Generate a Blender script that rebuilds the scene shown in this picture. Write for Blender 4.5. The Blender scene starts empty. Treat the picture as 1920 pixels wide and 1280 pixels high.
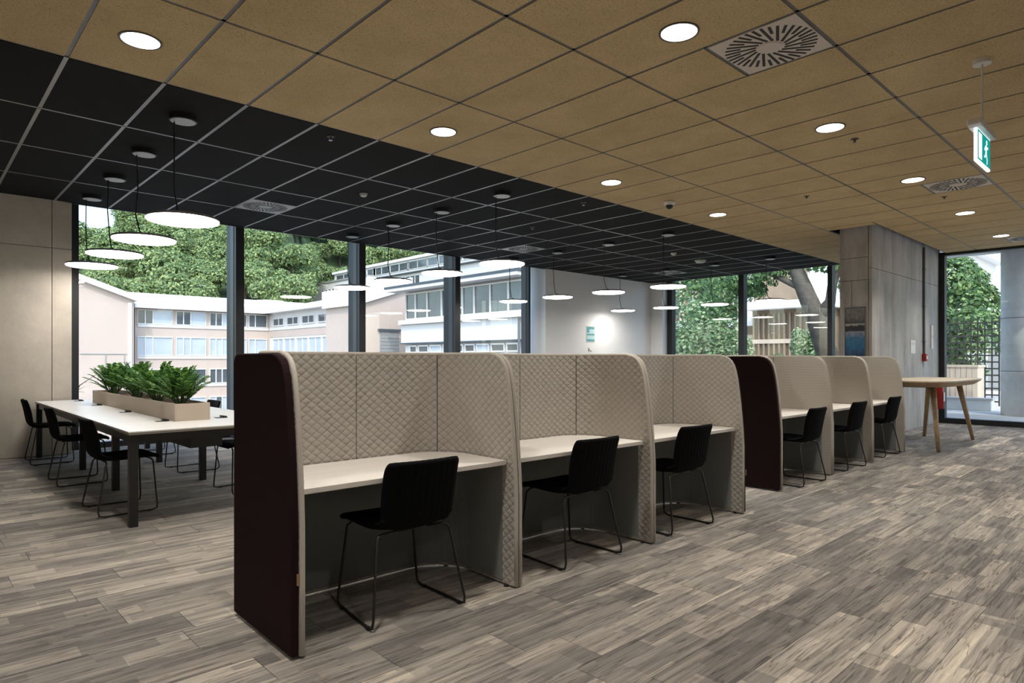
import bpy, bmesh, math, random
from mathutils import Vector, Matrix

SC = bpy.context.scene
COL = SC.collection
PI = math.pi
random.seed(7)

# ------------------------------------------------------------------ camera, sky, sun, exposure
FPX, HORIZON, EYE, YAW = 1208.0, 673.0, 1.26, 0.8156
CY, SY = math.cos(YAW), math.sin(YAW)
cam_d = bpy.data.cameras.new('camera')
cam = bpy.data.objects.new('camera', cam_d)
COL.objects.link(cam)
cam_d.sensor_width = 36.0
cam_d.lens = FPX / 1920.0 * 36.0
cam_d.shift_y = (HORIZON - 640.0) / 1920.0
cam_d.clip_end = 800
cam.location = (0, 0, EYE)
cam.rotation_euler = (PI / 2, 0, YAW - PI / 2)
SC.camera = cam

W = bpy.data.worlds.new('sky')
SC.world = W
W.use_nodes = True
wn = W.node_tree
bg = wn.nodes['Background']
skyt = wn.nodes.new('ShaderNodeTexSky')
skyt.sky_type = 'NISHITA'
skyt.sun_disc = False
skyt.sun_elevation = math.radians(52)
skyt.sun_rotation = math.radians(217)
skyt.dust_density = 2.0
skyt.air_density = 1.2
wn.links.new(skyt.outputs['Color'], bg.inputs['Color'])
bg.inputs['Strength'].default_value = 0.60

sun_d = bpy.data.lights.new('sun', 'SUN')
sun_d.energy = 2.2
sun_d.angle = 0.012
sun_d.color = (1.0, 0.95, 0.87)
sun = bpy.data.objects.new('sun', sun_d)
COL.objects.link(sun)
_sd = Vector((-0.48, -0.64, 0.80)).normalized()        # towards the sun
sun.rotation_euler = _sd.to_track_quat('Z', 'Y').to_euler()
sun.location = (0, 0, 30)

vs = SC.view_settings
SC.display_settings.display_device = 'sRGB'
vs.view_transform = 'Standard'
vs.look = 'None'
vs.exposure = 0.0
vs.gamma = 1.0
vs.use_curve_mapping = False

DOWNLIGHT_WATTS = 19.0
DOWNLIGHT_SPREAD = math.radians(105)
PENDANT_POWER = 23.0

# ------------------------------------------------------------------ projection helpers (planning only)
def ray(px, py):
    u, v = (px - 960.0) / FPX, (HORIZON - py) / FPX
    return Vector((CY + SY * u, SY - CY * u, v))
def on_y(px, py, y):
    r = ray(px, py); t = y / r.y
    return Vector((r.x * t, y, EYE + r.z * t))
def on_x(px, py, x):
    r = ray(px, py); t = x / r.x
    return Vector((x, r.y * t, EYE + r.z * t))
def project(p):
    d = p[0] * CY + p[1] * SY
    l = p[0] * SY - p[1] * CY
    if d < 0.05: return None
    return (960 + FPX * l / d, HORIZON - FPX * (p[2] - EYE) / d, d)

# ------------------------------------------------------------------ materials
def new_mat(name):
    m = bpy.data.materials.new(name); m.use_nodes = True
    nt = m.node_tree; b = nt.nodes['Principled BSDF']
    return m, nt, b
def rgb(c): return (c[0], c[1], c[2], 1.0)
def plain(name, col, rough=0.5, metal=0.0, spec=0.5, noise=0.0, scale=20.0, bump=0.0):
    m, nt, b = new_mat(name)
    b.inputs['Base Color'].default_value = rgb(col)
    b.inputs['Roughness'].default_value = rough
    b.inputs['Metallic'].default_value = metal
    b.inputs['Specular IOR Level'].default_value = spec
    if noise or bump:
        tc = nt.nodes.new('ShaderNodeTexCoord')
        n = nt.nodes.new('ShaderNodeTexNoise'); n.inputs['Scale'].default_value = scale; n.inputs['Detail'].default_value = 6
        nt.links.new(tc.outputs['Object'], n.inputs['Vector'])
        if noise:
            mx = nt.nodes.new('ShaderNodeMix'); mx.data_type = 'RGBA'
            mx.inputs[6].default_value = rgb([c * (1 - noise) for c in col])
            mx.inputs[7].default_value = rgb([min(1, c * (1 + noise)) for c in col])
            nt.links.new(n.outputs['Fac'], mx.inputs[0]); nt.links.new(mx.outputs[2], b.inputs['Base Color'])
        if bump:
            bp = nt.nodes.new('ShaderNodeBump'); bp.inputs['Strength'].default_value = bump; bp.inputs['Distance'].default_value = 0.01
            nt.links.new(n.outputs['Fac'], bp.inputs['Height']); nt.links.new(bp.outputs['Normal'], b.inputs['Normal'])
    return m
def glow(name, col, strength):
    m = bpy.data.materials.new(name); m.use_nodes = True
    nt = m.node_tree; nt.nodes.clear()
    e = nt.nodes.new('ShaderNodeEmission'); o = nt.nodes.new('ShaderNodeOutputMaterial')
    e.inputs['Color'].default_value = rgb(col); e.inputs['Strength'].default_value = strength
    nt.links.new(e.outputs[0], o.inputs[0])
    return m
def ramp(nt, fac, stops, interp='LINEAR'):
    r = nt.nodes.new('ShaderNodeValToRGB'); r.color_ramp.interpolation = interp
    el = r.color_ramp.elements
    while len(el) < len(stops): el.new(0.5)
    for e, (p, c) in zip(el, stops): e.position = p; e.color = rgb(c)
    nt.links.new(fac, r.inputs['Fac'])
    return r.outputs['Color']
def math_node(nt, op, a, b=None):
    n = nt.nodes.new('ShaderNodeMath'); n.operation = op
    for i, v in enumerate((a, b)):
        if v is None: continue
        if isinstance(v, (int, float)): n.inputs[i].default_value = v
        else: nt.links.new(v, n.inputs[i])
    return n.outputs[0]
def mix(nt, fac, a, b, blend='MIX'):
    n = nt.nodes.new('ShaderNodeMix'); n.data_type = 'RGBA'; n.blend_type = blend
    for i, v in ((0, fac), (6, a), (7, b)):
        if isinstance(v, (int, float)): n.inputs[i].default_value = v
        elif isinstance(v, (tuple, list)): n.inputs[i].default_value = rgb(v)
        else: nt.links.new(v, n.inputs[i])
    return n.outputs[2]
def noise(nt, vec, scale, detail=5, rough=0.55):
    n = nt.nodes.new('ShaderNodeTexNoise')
    n.inputs['Scale'].default_value = scale; n.inputs['Detail'].default_value = detail; n.inputs['Roughness'].default_value = rough
    nt.links.new(vec, n.inputs['Vector'])
    return n.outputs['Fac']
def mapping(nt, vec, scale=(1, 1, 1), loc=None):
    mp = nt.nodes.new('ShaderNodeMapping'); mp.inputs['Scale'].default_value = scale
    nt.links.new(vec, mp.inputs['Vector'])
    if loc is not None: nt.links.new(loc, mp.inputs['Location'])
    return mp.outputs['Vector']
def bump(nt, b, height, strength, dist=0.01):
    bp = nt.nodes.new('ShaderNodeBump'); bp.inputs['Strength'].default_value = strength; bp.inputs['Distance'].default_value = dist
    nt.links.new(height, bp.inputs['Height']); nt.links.new(bp.outputs['Normal'], b.inputs['Normal'])

def carpet_mat():
    m, nt, b = new_mat('carpet')
    geo = nt.nodes.new('ShaderNodeNewGeometry'); oi = nt.nodes.new('ShaderNodeObjectInfo')
    r1 = math_node(nt, 'FRACT', math_node(nt, 'ADD', oi.outputs['Random'], geo.outputs['Random Per Island']))
    r2 = math_node(nt, 'FRACT', math_node(nt, 'MULTIPLY', r1, 17.37))
    off = nt.nodes.new('ShaderNodeCombineXYZ')
    nt.links.new(math_node(nt, 'MULTIPLY', r1, 53.0), off.inputs[0]); nt.links.new(math_node(nt, 'MULTIPLY', r2, 31.0), off.inputs[1])
    pos = geo.outputs['Position']
    tone = ramp(nt, r2, [(0.0, (0.165, 0.147, 0.130)), (0.35, (0.215, 0.192, 0.169)), (0.7, (0.260, 0.232, 0.203)), (1.0, (0.345, 0.308, 0.263))])
    sp = nt.nodes.new('ShaderNodeSeparateXYZ'); nt.links.new(pos, sp.inputs[0])
    def strips(wid, length, amp, seed):
        row = math_node(nt, 'FLOOR', math_node(nt, 'DIVIDE', sp.outputs[1], wid))
        w1 = nt.nodes.new('ShaderNodeTexWhiteNoise'); w1.noise_dimensions = '2D'
        cv = nt.nodes.new('ShaderNodeCombineXYZ'); nt.links.new(row, cv.inputs[0]); nt.links.new(math_node(nt, 'ADD', math_node(nt, 'MULTIPLY', r1, 97.0), seed), cv.inputs[1]); nt.links.new(cv.outputs[0], w1.inputs['Vector'])
        cell = math_node(nt, 'FLOOR', math_node(nt, 'ADD', math_node(nt, 'DIVIDE', sp.outputs[0], length), math_node(nt, 'MULTIPLY', w1.outputs['Value'], 7.0)))
        w2 = nt.nodes.new('ShaderNodeTexWhiteNoise'); w2.noise_dimensions = '3D'
        cv2 = nt.nodes.new('ShaderNodeCombineXYZ'); nt.links.new(row, cv2.inputs[0]); nt.links.new(cell, cv2.inputs[1]); nt.links.new(math_node(nt, 'MULTIPLY', r1, 31.0), cv2.inputs[2]); nt.links.new(cv2.outputs[0], w2.inputs['Vector'])
        return ramp(nt, w2.outputs['Value'], [(0.0, (1 - amp, 1 - amp, 1 - amp * .96)), (0.5, (1, 1, 1)), (1.0, (1 + amp * 1.25, 1 + amp * 1.2, 1 + amp * 1.08))])
    col = mix(nt, 1.0, tone, strips(0.125, 0.47, 0.34, 1.0), 'MULTIPLY')
    col = mix(nt, 0.9, col, strips(0.0417, 0.33, 0.27, 5.0), 'MULTIPLY')
    st = noise(nt, mapping(nt, pos, (1.3, 22.0, 1.0), off.outputs[0]), 2.0, 4, 0.62)
    st = ramp(nt, st, [(0.36, (0.52, 0.51, 0.50)), (0.45, (0.93, 0.92, 0.91)), (0.55, (1.08, 1.08, 1.07)), (0.64, (1.42, 1.38, 1.31))])
    col = mix(nt, 0.85, col, st, 'MULTIPLY')
    cr = noise(nt, mapping(nt, pos, (0.75, 13.0, 1.0), off.outputs[0]), 2.0, 2, 0.5)
    cr = math_node(nt, 'ABSOLUTE', math_node(nt, 'SUBTRACT', cr, 0.5))
    cr = ramp(nt, cr, [(0.006, (0.42, 0.40, 0.38)), (0.020, (1, 1, 1))])
    col = mix(nt, 0.85, col, cr, 'MULTIPLY')
    pile = noise(nt, pos, 260.0, 2, 0.7)
    pr = ramp(nt, pile, [(0.25, (0.72, 0.72, 0.72)), (0.75, (1.28, 1.28, 1.28))])
    col = mix(nt, 0.55, col, pr, 'MULTIPLY')
    nt.links.new(col, b.inputs['Base Color'])
    b.inputs['Roughness'].default_value = 0.9; b.inputs['Specular IOR Level'].default_value = 0.2
    b.inputs['Sheen Weight'].default_value = 0.25
    bump(nt, b, pile, 0.5, 0.006)
    return m
def tile_mat(name, c, dark, speck):
    m, nt, b = new_mat(name)
    geo = nt.nodes.new('ShaderNodeNewGeometry')
    f = noise(nt, geo.outputs['Position'], 95.0, 4, 0.75)
    big = noise(nt, geo.outputs['Position'], 2.3, 4, 0.6)
    col = ramp(nt, f, [(0.34, dark), (0.45, c), (0.58, c), (0.70, speck)])
    br = ramp(nt, big, [(0.3, (0.90, 0.90, 0.90)), (0.7, (1.08, 1.08, 1.08))])
    col = mix(nt, 1.0, col, br, 'MULTIPLY')
    nt.links.new(col, b.inputs['Base Color'])
    b.inputs['Roughness'].default_value = 0.92; b.inputs['Specular IOR Level'].default_value = 0.15
    bump(nt, b, f, 0.35, 0.004)
    return m
def concrete_mat(name, c, streak=0.10):
    m, nt, b = new_mat(name)
    geo = nt.nodes.new('ShaderNodeNewGeometry'); pos = geo.outputs['Position']
    n1 = noise(nt, pos, 2.2, 9, 0.72)
    n2 = noise(nt, mapping(nt, pos, (2.2, 2.2, 0.45)), 1.3, 5, 0.65)
    n3 = noise(nt, pos, 45.0, 3, 0.6)
    col = mix(nt, n1, [x * 0.66 for x in c], [x * 1.28 for x in c])
    s = ramp(nt, n2, [(0.3, (1 - streak * 1.6,) * 3), (0.7, (1 + streak,) * 3)])
    col = mix(nt, 1.0, col, s, 'MULTIPLY')
    pits = ramp(nt, n3, [(0.30, (0.80, 0.80, 0.80)), (0.40, (1, 1, 1))])
    col = mix(nt, 0.6, col, pits, 'MULTIPLY')
    nt.links.new(col, b.inputs['Base Color'])
    b.inputs['Roughness'].default_value = 0.7; b.inputs['Specular IOR Level'].default_value = 0.3
    bump(nt, b, n3, 0.12, 0.004)
    return m
def quilt_mat(name, c):
    m, nt, b = new_mat(name)
    uv = nt.nodes.new('ShaderNodeUVMap'); sx = nt.nodes.new('ShaderNodeSeparateXYZ')
    nt.links.new(uv.outputs['UV'], sx.inputs[0])
    u = math_node(nt, 'MULTIPLY', sx.outputs[0], PI / 0.058); v = math_node(nt, 'MULTIPLY', sx.outputs[1], PI / 0.046)
    a = math_node(nt, 'ABSOLUTE', math_node(nt, 'SINE', math_node(nt, 'ADD', u, v)))
    d = math_node(nt, 'ABSOLUTE', math_node(nt, 'SINE', math_node(nt, 'SUBTRACT', u, v)))
    h = math_node(nt, 'POWER', math_node(nt, 'MULTIPLY', a, d), 0.45)
    tc = nt.nodes.new('ShaderNodeTexCoord')
    weave = noise(nt, tc.outputs['Object'], 320.0, 2, 0.6)
    col = mix(nt, weave, [x * 0.88 for x in c], [x * 1.10 for x in c])
    crease = ramp(nt, h, [(0.0, (0.62, 0.60, 0.58)), (0.34, (1, 1, 1))])
    col = mix(nt, 1.0, col, crease, 'MULTIPLY')
    nt.links.new(col, b.inputs['Base Color'])
    b.inputs['Roughness'].default_value = 0.95; b.inputs['Specular IOR Level'].default_value = 0.15
    b.inputs['Sheen Weight'].default_value = 0.2
    hh = math_node(nt, 'ADD', h, math_node(nt, 'MULTIPLY', weave, 0.12))
    bump(nt, b, hh, 0.6, 0.008)
    return m
def wood_mat(name, c1, c2, axis=(1.2, 16, 16)):
    m, nt, b = new_mat(name)
    tc = nt.nodes.new('ShaderNodeTexCoord')
    n = noise(nt, mapping(nt, tc.outputs['Object'], axis), 1.4, 6, 0.6)
    nt.links.new(ramp(nt, n, [(0.3, c1), (0.7, c2)]), b.inputs['Base Color'])
    b.inputs['Roughness'].default_value = 0.5
    return m
def glass_mat(name, tint=(0.96, 0.985, 0.98)):
    m = bpy.data.materials.new(name); m.use_nodes = True
    nt = m.node_tree; nt.nodes.clear()
    o = nt.nodes.new('ShaderNodeOutputMaterial'); t = nt.nodes.new('ShaderNodeBsdfTransparent'); g = nt.nodes.new('ShaderNodeBsdfGlossy')
    lw = nt.nodes.new('ShaderNodeLayerWeight'); mx = nt.nodes.new('ShaderNodeMixShader'); lw.inputs['Blend'].default_value = 0.5
    t.inputs['Color'].default_value = rgb(tint); g.inputs['Roughness'].default_value = 0.0
    f = math_node(nt, 'ADD', math_node(nt, 'MULTIPLY', math_node(nt, 'POWER', lw.outputs['Facing'], 5.0), 0.90), 0.04)
    nt.links.new(f, mx.inputs[0]); nt.links.new(t.outputs[0], mx.inputs[1]); nt.links.new(g.outputs[0], mx.inputs[2])
    nt.links.new(mx.outputs[0], o.inputs[0])
    return m
def leaf_mat(name, dark, mid, light):
    m = bpy.data.materials.new(name); m.use_nodes = True
    nt = m.node_tree; b = nt.nodes['Principled BSDF']; out = nt.nodes['Material Output']
    geo = nt.nodes.new('ShaderNodeNewGeometry'); oi = nt.nodes.new('ShaderNodeObjectInfo')
    r = math_node(nt, 'FRACT', math_node(nt, 'ADD', geo.outputs['Random Per Island'], math_node(nt, 'MULTIPLY', oi.outputs['Random'], 0.35)))
    col = ramp(nt, r, [(0.0, dark), (0.45, mid), (1.0, light)])
    nt.links.new(col, b.inputs['Base Color'])
    b.inputs['Roughness'].default_value = 0.55; b.inputs['Specular IOR Level'].default_value = 0.3
    tr = nt.nodes.new('ShaderNodeBsdfTranslucent'); nt.links.new(col, tr.inputs['Color'])
    mx = nt.nodes.new('ShaderNodeMixShader'); mx.inputs[0].default_value = 0.3
    nt.links.new(b.outputs[0], mx.inputs[1]); nt.links.new(tr.outputs[0], mx.inputs[2]); nt.links.new(mx.outputs[0], out.inputs[0])
    return m

M = {}
M['carpet'] = carpet_mat()
M['tan_tile'] = tile_mat('tan_ceiling_tile', (0.60, 0.462, 0.262), (0.27, 0.19, 0.095), (0.75, 0.60, 0.38))
M['black_tile'] = tile_mat('black_ceiling_tile', (0.016, 0.0165, 0.017), (0.012, 0.012, 0.012), (0.022, 0.022, 0.022))
M['tee'] = plain('dark_ceiling_tee', (0.10, 0.10, 0.10), 0.35)
M['tee_sheen'] = plain('painted_sheen_ceiling_tee', (0.27, 0.27, 0.275), 0.35)  # same tee bars under the black tiles; lighter grey paints in window reflections
M['slab'] = plain('plenum_slab', (0.05, 0.05, 0.05), 0.9)
M['concrete'] = concrete_mat('warm_concrete', (0.58, 0.525, 0.45), 0.05)
M['concrete_grey'] = concrete_mat('grey_concrete', (0.50, 0.475, 0.45), 0.24)
M['concrete_out'] = concrete_mat('outdoor_concrete', (0.78, 0.78, 0.77), 0.06)
M['white_paint'] = plain('white_wall_paint', (0.84, 0.84, 0.84), 0.75, noise=0.02, scale=3)
M['frame'] = plain('black_window_frame', (0.014, 0.016, 0.020), 0.5)
M['frame_grey'] = plain('grey_window_frame_channel', (0.06, 0.066, 0.078), 0.45)
M['glass'] = glass_mat('window_glass')
M['glass_far'] = plain('dark_glass_far', (0.07, 0.085, 0.10), 0.08, spec=0.8, noise=0.6, scale=0.6)
M['glass_pale'] = plain('curtained_glass_far', (0.40, 0.46, 0.53), 0.15, spec=0.7, noise=0.25, scale=0.8)
M['quilt'] = quilt_mat('beige_quilted_fabric', (0.47, 0.432, 0.385))
def knit_mat(name, c):
    m, nt, b = new_mat(name)
    uv = nt.nodes.new('ShaderNodeUVMap'); sx = nt.nodes.new('ShaderNodeSeparateXYZ')
    nt.links.new(uv.outputs['UV'], sx.inputs[0])
    tc = nt.nodes.new('ShaderNodeTexCoord')
    rib = math_node(nt, 'ABSOLUTE', math_node(nt, 'SINE', math_node(nt, 'MULTIPLY', sx.outputs[1], PI / 0.03)))
    weave = noise(nt, tc.outputs['Object'], 260.0, 2, 0.6)
    col = mix(nt, weave, [x * 0.92 for x in c], [x * 1.07 for x in c])
    cr = ramp(nt, rib, [(0.0, (0.86, 0.85, 0.84)), (0.3, (1, 1, 1))])
    nt.links.new(mix(nt, 1.0, col, cr, 'MULTIPLY'), b.inputs['Base Color'])
    b.inputs['Roughness'].default_value = 0.95; b.inputs['Specular IOR Level'].default_value = 0.15
    bump(nt, b, math_node(nt, 'ADD', rib, math_node(nt, 'MULTIPLY', weave, 0.3)), 0.2, 0.003)
    return m
M['knit'] = knit_mat('beige_ribbed_fabric', (0.47, 0.435, 0.385))
M['felt'] = plain('beige_edge_felt', (0.53, 0.485, 0.43), 0.95, spec=0.15, noise=0.08, scale=200)
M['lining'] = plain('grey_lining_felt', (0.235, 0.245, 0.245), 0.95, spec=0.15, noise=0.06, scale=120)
M['maroon'] = plain('maroon_fabric', (0.017, 0.0050, 0.0068), 0.92, spec=0.2, noise=0.15, scale=300)
M['desk'] = wood_mat('pale_ash_laminate', (0.76, 0.71, 0.65), (0.82, 0.77, 0.71))
M['desk_edge'] = plain('pale_desk_edge', (0.72, 0.68, 0.62), 0.5)
M['black_fabric'] = plain('black_upholstery', (0.0042, 0.0042, 0.005), 0.9, spec=0.12, noise=0.2, scale=250)
M['black_metal'] = plain('black_metal', (0.013, 0.013, 0.014), 0.42)
M['bronze_wire'] = plain('dark_bronze_wire', (0.014, 0.012, 0.011), 0.45)
M['plastic'] = plain('black_plastic', (0.02, 0.02, 0.02), 0.4)
M['table_white'] = plain('white_table_laminate', (0.76, 0.74, 0.72), 0.32)
M['table_edge'] = plain('grey_table_edge', (0.30, 0.27, 0.24), 0.5)
M['planter'] = plain('beige_planter', (0.56, 0.47, 0.38), 0.6, noise=0.03, scale=8)
M['soil'] = plain('soil', (0.10, 0.055, 0.03), 0.95, noise=0.5, scale=60, bump=0.6)
M['leaf_plant'] = leaf_mat('glossy_plant_leaf', (0.02, 0.065, 0.02), (0.06, 0.18, 0.04), (0.24, 0.44, 0.09))
M['stem'] = plain('green_stem', (0.05, 0.09, 0.03), 0.6)
M['leaf_hill'] = leaf_mat('hazed_hill_leaf', (0.09, 0.16, 0.085), (0.19, 0.29, 0.12), (0.40, 0.46, 0.19))  # tones lightened to paint distance haze into the leaves
M['leaf_near'] = leaf_mat('near_leaf', (0.04, 0.10, 0.045), (0.12, 0.23, 0.09), (0.30, 0.42, 0.16))
M['leaf_shrub'] = leaf_mat('shrub_leaf', (0.10, 0.20, 0.09), (0.22, 0.36, 0.18), (0.46, 0.55, 0.34))
M['bark'] = plain('bark', (0.10, 0.088, 0.072), 0.9, noise=0.75, scale=5, bump=1.0)
M['bark_dark'] = plain('dark_bark', (0.05, 0.04, 0.035), 0.9)
M['lens'] = glow('downlight_lens', (1.0, 0.96, 0.90), 6.0)
M['disc'] = glow('pendant_diffuser', (1.0, 0.945, 0.87), PENDANT_POWER)
M['ring'] = plain('dark_trim_ring', (0.09, 0.075, 0.055), 0.5)
M['canopy'] = plain('grey_canopy', (0.50, 0.53, 0.52), 0.4)
M['vent'] = plain('vent_plate', (0.66, 0.59, 0.52), 0.5)
M['vent_grey'] = plain('grey_vent_plate', (0.42, 0.44, 0.43), 0.5)
M['slot'] = plain('vent_slot', (0.012, 0.012, 0.012), 0.6)
M['white_plastic'] = plain('white_plastic', (0.72, 0.70, 0.66), 0.4)
M['chrome'] = plain('dull_chrome', (0.55, 0.5, 0.45), 0.3, metal=1.0)
M['dark_dome'] = plain('dark_dome', (0.02, 0.02, 0.02), 0.08)
M['green_sign'] = glow('green_exit_face', (0.01, 0.32, 0.27), 1.0)
M['white_sign'] = glow('lit_white_edge', (0.80, 0.93, 1.0), 1.5)
M['teal'] = plain('teal_print', (0.10, 0.36, 0.41), 0.6, noise=0.3, scale=30)
M['pale_teal'] = plain('pale_teal_print', (0.45, 0.68, 0.70), 0.6, noise=0.25, scale=40)
M['oak'] = wood_mat('oak', (0.36, 0.235, 0.125), (0.52, 0.365, 0.21))
M['oak_pale'] = wood_mat('pale_oak_top', (0.55, 0.46, 0.34), (0.66, 0.56, 0.43))
M['red'] = plain('red_enamel', (0.33, 0.016, 0.012), 0.35)
M['steel_grey'] = plain('grey_conduit', (0.12, 0.12, 0.125), 0.45)
M['tag'] = plain('tan_leather_tag', (0.36, 0.21, 0.12), 0.6)
M['render_pink'] = plain('pale_pink_render', (0.47, 0.39, 0.345), 0.9, noise=0.06, scale=0.8)
M['render_white'] = plain('white_render', (0.60, 0.595, 0.585), 0.9, noise=0.03, scale=0.6)
M['roof_white'] = plain('pale_metal_roof', (0.74, 0.74, 0.74), 0.6)
M['roof_dark'] = plain('dark_roof_edge', (0.06, 0.075, 0.09), 0.6)
M['shutter'] = plain('grey_roller_shutter', (0.28, 0.29, 0.29), 0.6, noise=0.2, scale=3)
M['hill'] = plain('hill_soil', (0.05, 0.085, 0.035), 0.95, noise=0.4, scale=0.3)
M['asphalt'] = plain('asphalt', (0.22, 0.22, 0.22), 0.9, noise=0.15, scale=1.5)
M['paving'] = plain('pale_paving', (0.50, 0.49, 0.47), 0.85, noise=0.08, scale=2)
M['timber_pale'] = wood_mat('pale_timber_board', (0.52, 0.42, 0.33), (0.64, 0.54, 0.43), (8, 8, 0.8))
M['batten'] = wood_mat('weathered_batten', (0.20, 0.145, 0.09), (0.32, 0.24, 0.16), (8, 8, .8))
M['lattice'] = plain('dark_lattice', (0.03, 0.033, 0.03), 0.8)
M['brown_wall'] = plain('brown_cladding', (0.22, 0.165, 0.115), 0.85, noise=0.3, scale=1.2)
M['beige_wall'] = plain('beige_house_wall', (0.52, 0.42, 0.33), 0.85, noise=0.05, scale=1)
M['soffit'] = plain('white_soffit', (0.62, 0.64, 0.66), 0.7)

def poster_mat():
    m, nt, b = new_mat('seascape_print')
    tc = nt.nodes.new('ShaderNodeTexCoord'); sx = nt.nodes.new('ShaderNodeSeparateXYZ')
    nt.links.new(tc.outputs['Generated'], sx.inputs[0])
    n = noise(nt, mapping(nt, tc.outputs['Generated'], (2, 3, 7)), 2.0, 6, 0.65)
    z = math_node(nt, 'ADD', sx.outputs[2], math_node(nt, 'MULTIPLY', math_node(nt, 'SUBTRACT', n, 0.5), 0.05))
    c = ramp(nt, z, [(0.0, (0.004, 0.03, 0.07)), (0.30, (0.008, 0.06, 0.15)), (0.42, (0.02, 0.15, 0.32)), (0.55, (0.05, 0.19, 0.36)), (0.61, (0.22, 0.26, 0.36)), (0.645, (0.30, 0.30, 0.36)),
                     (0.66, (0.012, 0.010, 0.014)), (0.73, (0.02, 0.018, 0.02)), (0.755, (0.50, 0.48, 0.46)), (0.78, (0.04, 0.04, 0.04)), (0.86, (0.18, 0.175, 0.165)), (1.0, (0.22, 0.21, 0.19))])
    r = ramp(nt, n, [(0.35, (0.55, 0.55, 0.55)), (0.7, (1.5, 1.5, 1.5))])
    nt.links.new(mix(nt, 0.8, c, r, 'MULTIPLY'), b.inputs['Base Color'])
    b.inputs['Roughness'].default_value = 0.35
    return m
M['poster'] = poster_mat()

# ------------------------------------------------------------------ mesh helpers
class MB:
    """collects shapes, then builds ONE mesh object"""
    def __init__(self): self.v = []; self.f = []; self.mi = []; self.uv = None
    def add(self, vs_, fs_, mi=0):
        o = len(self.v); self.v += [tuple(p) for p in vs_]
        for f in fs_: self.f.append(tuple(i + o for i in f)); self.mi.append(mi)
        return self
    def box(self, x0, x1, y0, y1, z0, z1, mi=0):
        v = [(x, y, z) for x in (x0, x1) for y in (y0, y1) for z in (z0, z1)]
        return self.add(v, [(0, 1, 3, 2), (4, 6, 7, 5), (0, 4, 5, 1), (2, 3, 7, 6), (0, 2, 6, 4), (1, 5, 7, 3)], mi)
    def prism(self, poly, axis, a, b, mi=0):
        """poly: 2-D outline; axis x -> (y,z), y -> (x,z), z -> (x,y)"""
        def P(p, t):
            if axis == 'x': return (t, p[0], p[1])
            if axis == 'y': return (p[0], t, p[1])
            return (p[0], p[1], t)
        n = len(poly)
        v = [P(p, a) for p in poly] + [P(p, b) for p in poly]
        f = [tuple(range(n)), tuple(range(2 * n - 1, n - 1, -1))]
        f += [(i, n + i, n + (i + 1) % n, (i + 1) % n) for i in range(n)]
        return self.add(v, f, mi)
    def tube(self, pts, r, n=8, mi=0, closed=False):
        pts = [Vector(p) for p in pts]; rings = []; up = None
        L = len(pts)
        for i, p in enumerate(pts):
            if closed: t = (pts[(i + 1) % L] - pts[i - 1])
            else: t = pts[min(i + 1, L - 1)] - pts[max(i - 1, 0)]
            t.normalize()
            if up is None:
                up = Vector((0, 0, 1)) if abs(t.z) < 0.9 else Vector((1, 0, 0))
            s = t.cross(up)
            if s.length < 1e-5: up = Vector((1, 0, 0)) if abs(t.x) < .9 else Vector((0, 1, 0)); s = t.cross(up)
            s.normalize(); up = s.cross(t); up.normalize()
            rr = r[i] if isinstance(r, (list, tuple)) else r
            rings.append([p + (s * math.cos(2 * PI * k / n) + up * math.sin(2 * PI * k / n)) * rr for k in range(n)])
        v = [q for ring in rings for q in ring]; f = []
        m = L if closed else L - 1
        for i in range(m):
            a, b_ = i * n, ((i + 1) % L) * n
            for k in range(n): f.append((a + k, a + (k + 1) % n, b_ + (k + 1) % n, b_ + k))
        if not closed:
            f.append(tuple(reversed(range(n)))); f.append(tuple(range((L - 1) * n, L * n)))
        return self.add(v, f, mi)
    def lathe(self, prof, c=(0, 0, 0), n=32, mi=0, caps=True):
        v = []; f = []
        for r, z in prof:
            for k in range(n): v.append((c[0] + r * math.cos(2 * PI * k / n), c[1] + r * math.sin(2 * PI * k / n), c[2] + z))
        for i in range(len(prof) - 1):
            for k in range(n):
                f.append((i * n + k, i * n + (k + 1) % n, (i + 1) * n + (k + 1) % n, (i + 1) * n + k))
        if caps: f.append(tuple(reversed(range(n)))); f.append(tuple(range((len(prof) - 1) * n, len(prof) * n)))
        return self.add(v, f, mi)
    def mesh(self, name, mats, smooth=False, bevel=0.0, fix=True):
        me = bpy.data.meshes.new(name); me.from_pydata(self.v, [], self.f)
        if not isinstance(mats, (list, tuple)): mats = [mats]
        for m in mats: me.materials.append(M[m] if isinstance(m, str) else m)
        if any(self.mi):
            for p, i in zip(me.polygons, self.mi): p.material_index = i
        if self.uv:
            l = me.uv_layers.new(name='UVMap')
            for lp in me.loops: l.data[lp.index].uv = self.uv[lp.vertex_index]
        if fix or bevel:
            bm = bmesh.new(); bm.from_mesh(me)
            if bevel:
                ed = [e for e in bm.edges if len(e.link_faces) == 2 and e.calc_face_angle(0) > 0.6]
                bmesh.ops.bevel(bm, geom=ed, offset=bevel, segments=2, profile=0.5, affect='EDGES')
            bmesh.ops.recalc_face_normals(bm, faces=bm.faces)
            bm.to_mesh(me); bm.free()
        if smooth:
            for p in me.polygons: p.use_smooth = True
        me.update()
        return me
    def build(self, name, mats, parent=None, smooth=False, bevel=0.0, fix=True):
        return link(name, self.mesh(name, mats, smooth, bevel, fix), parent)

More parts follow.
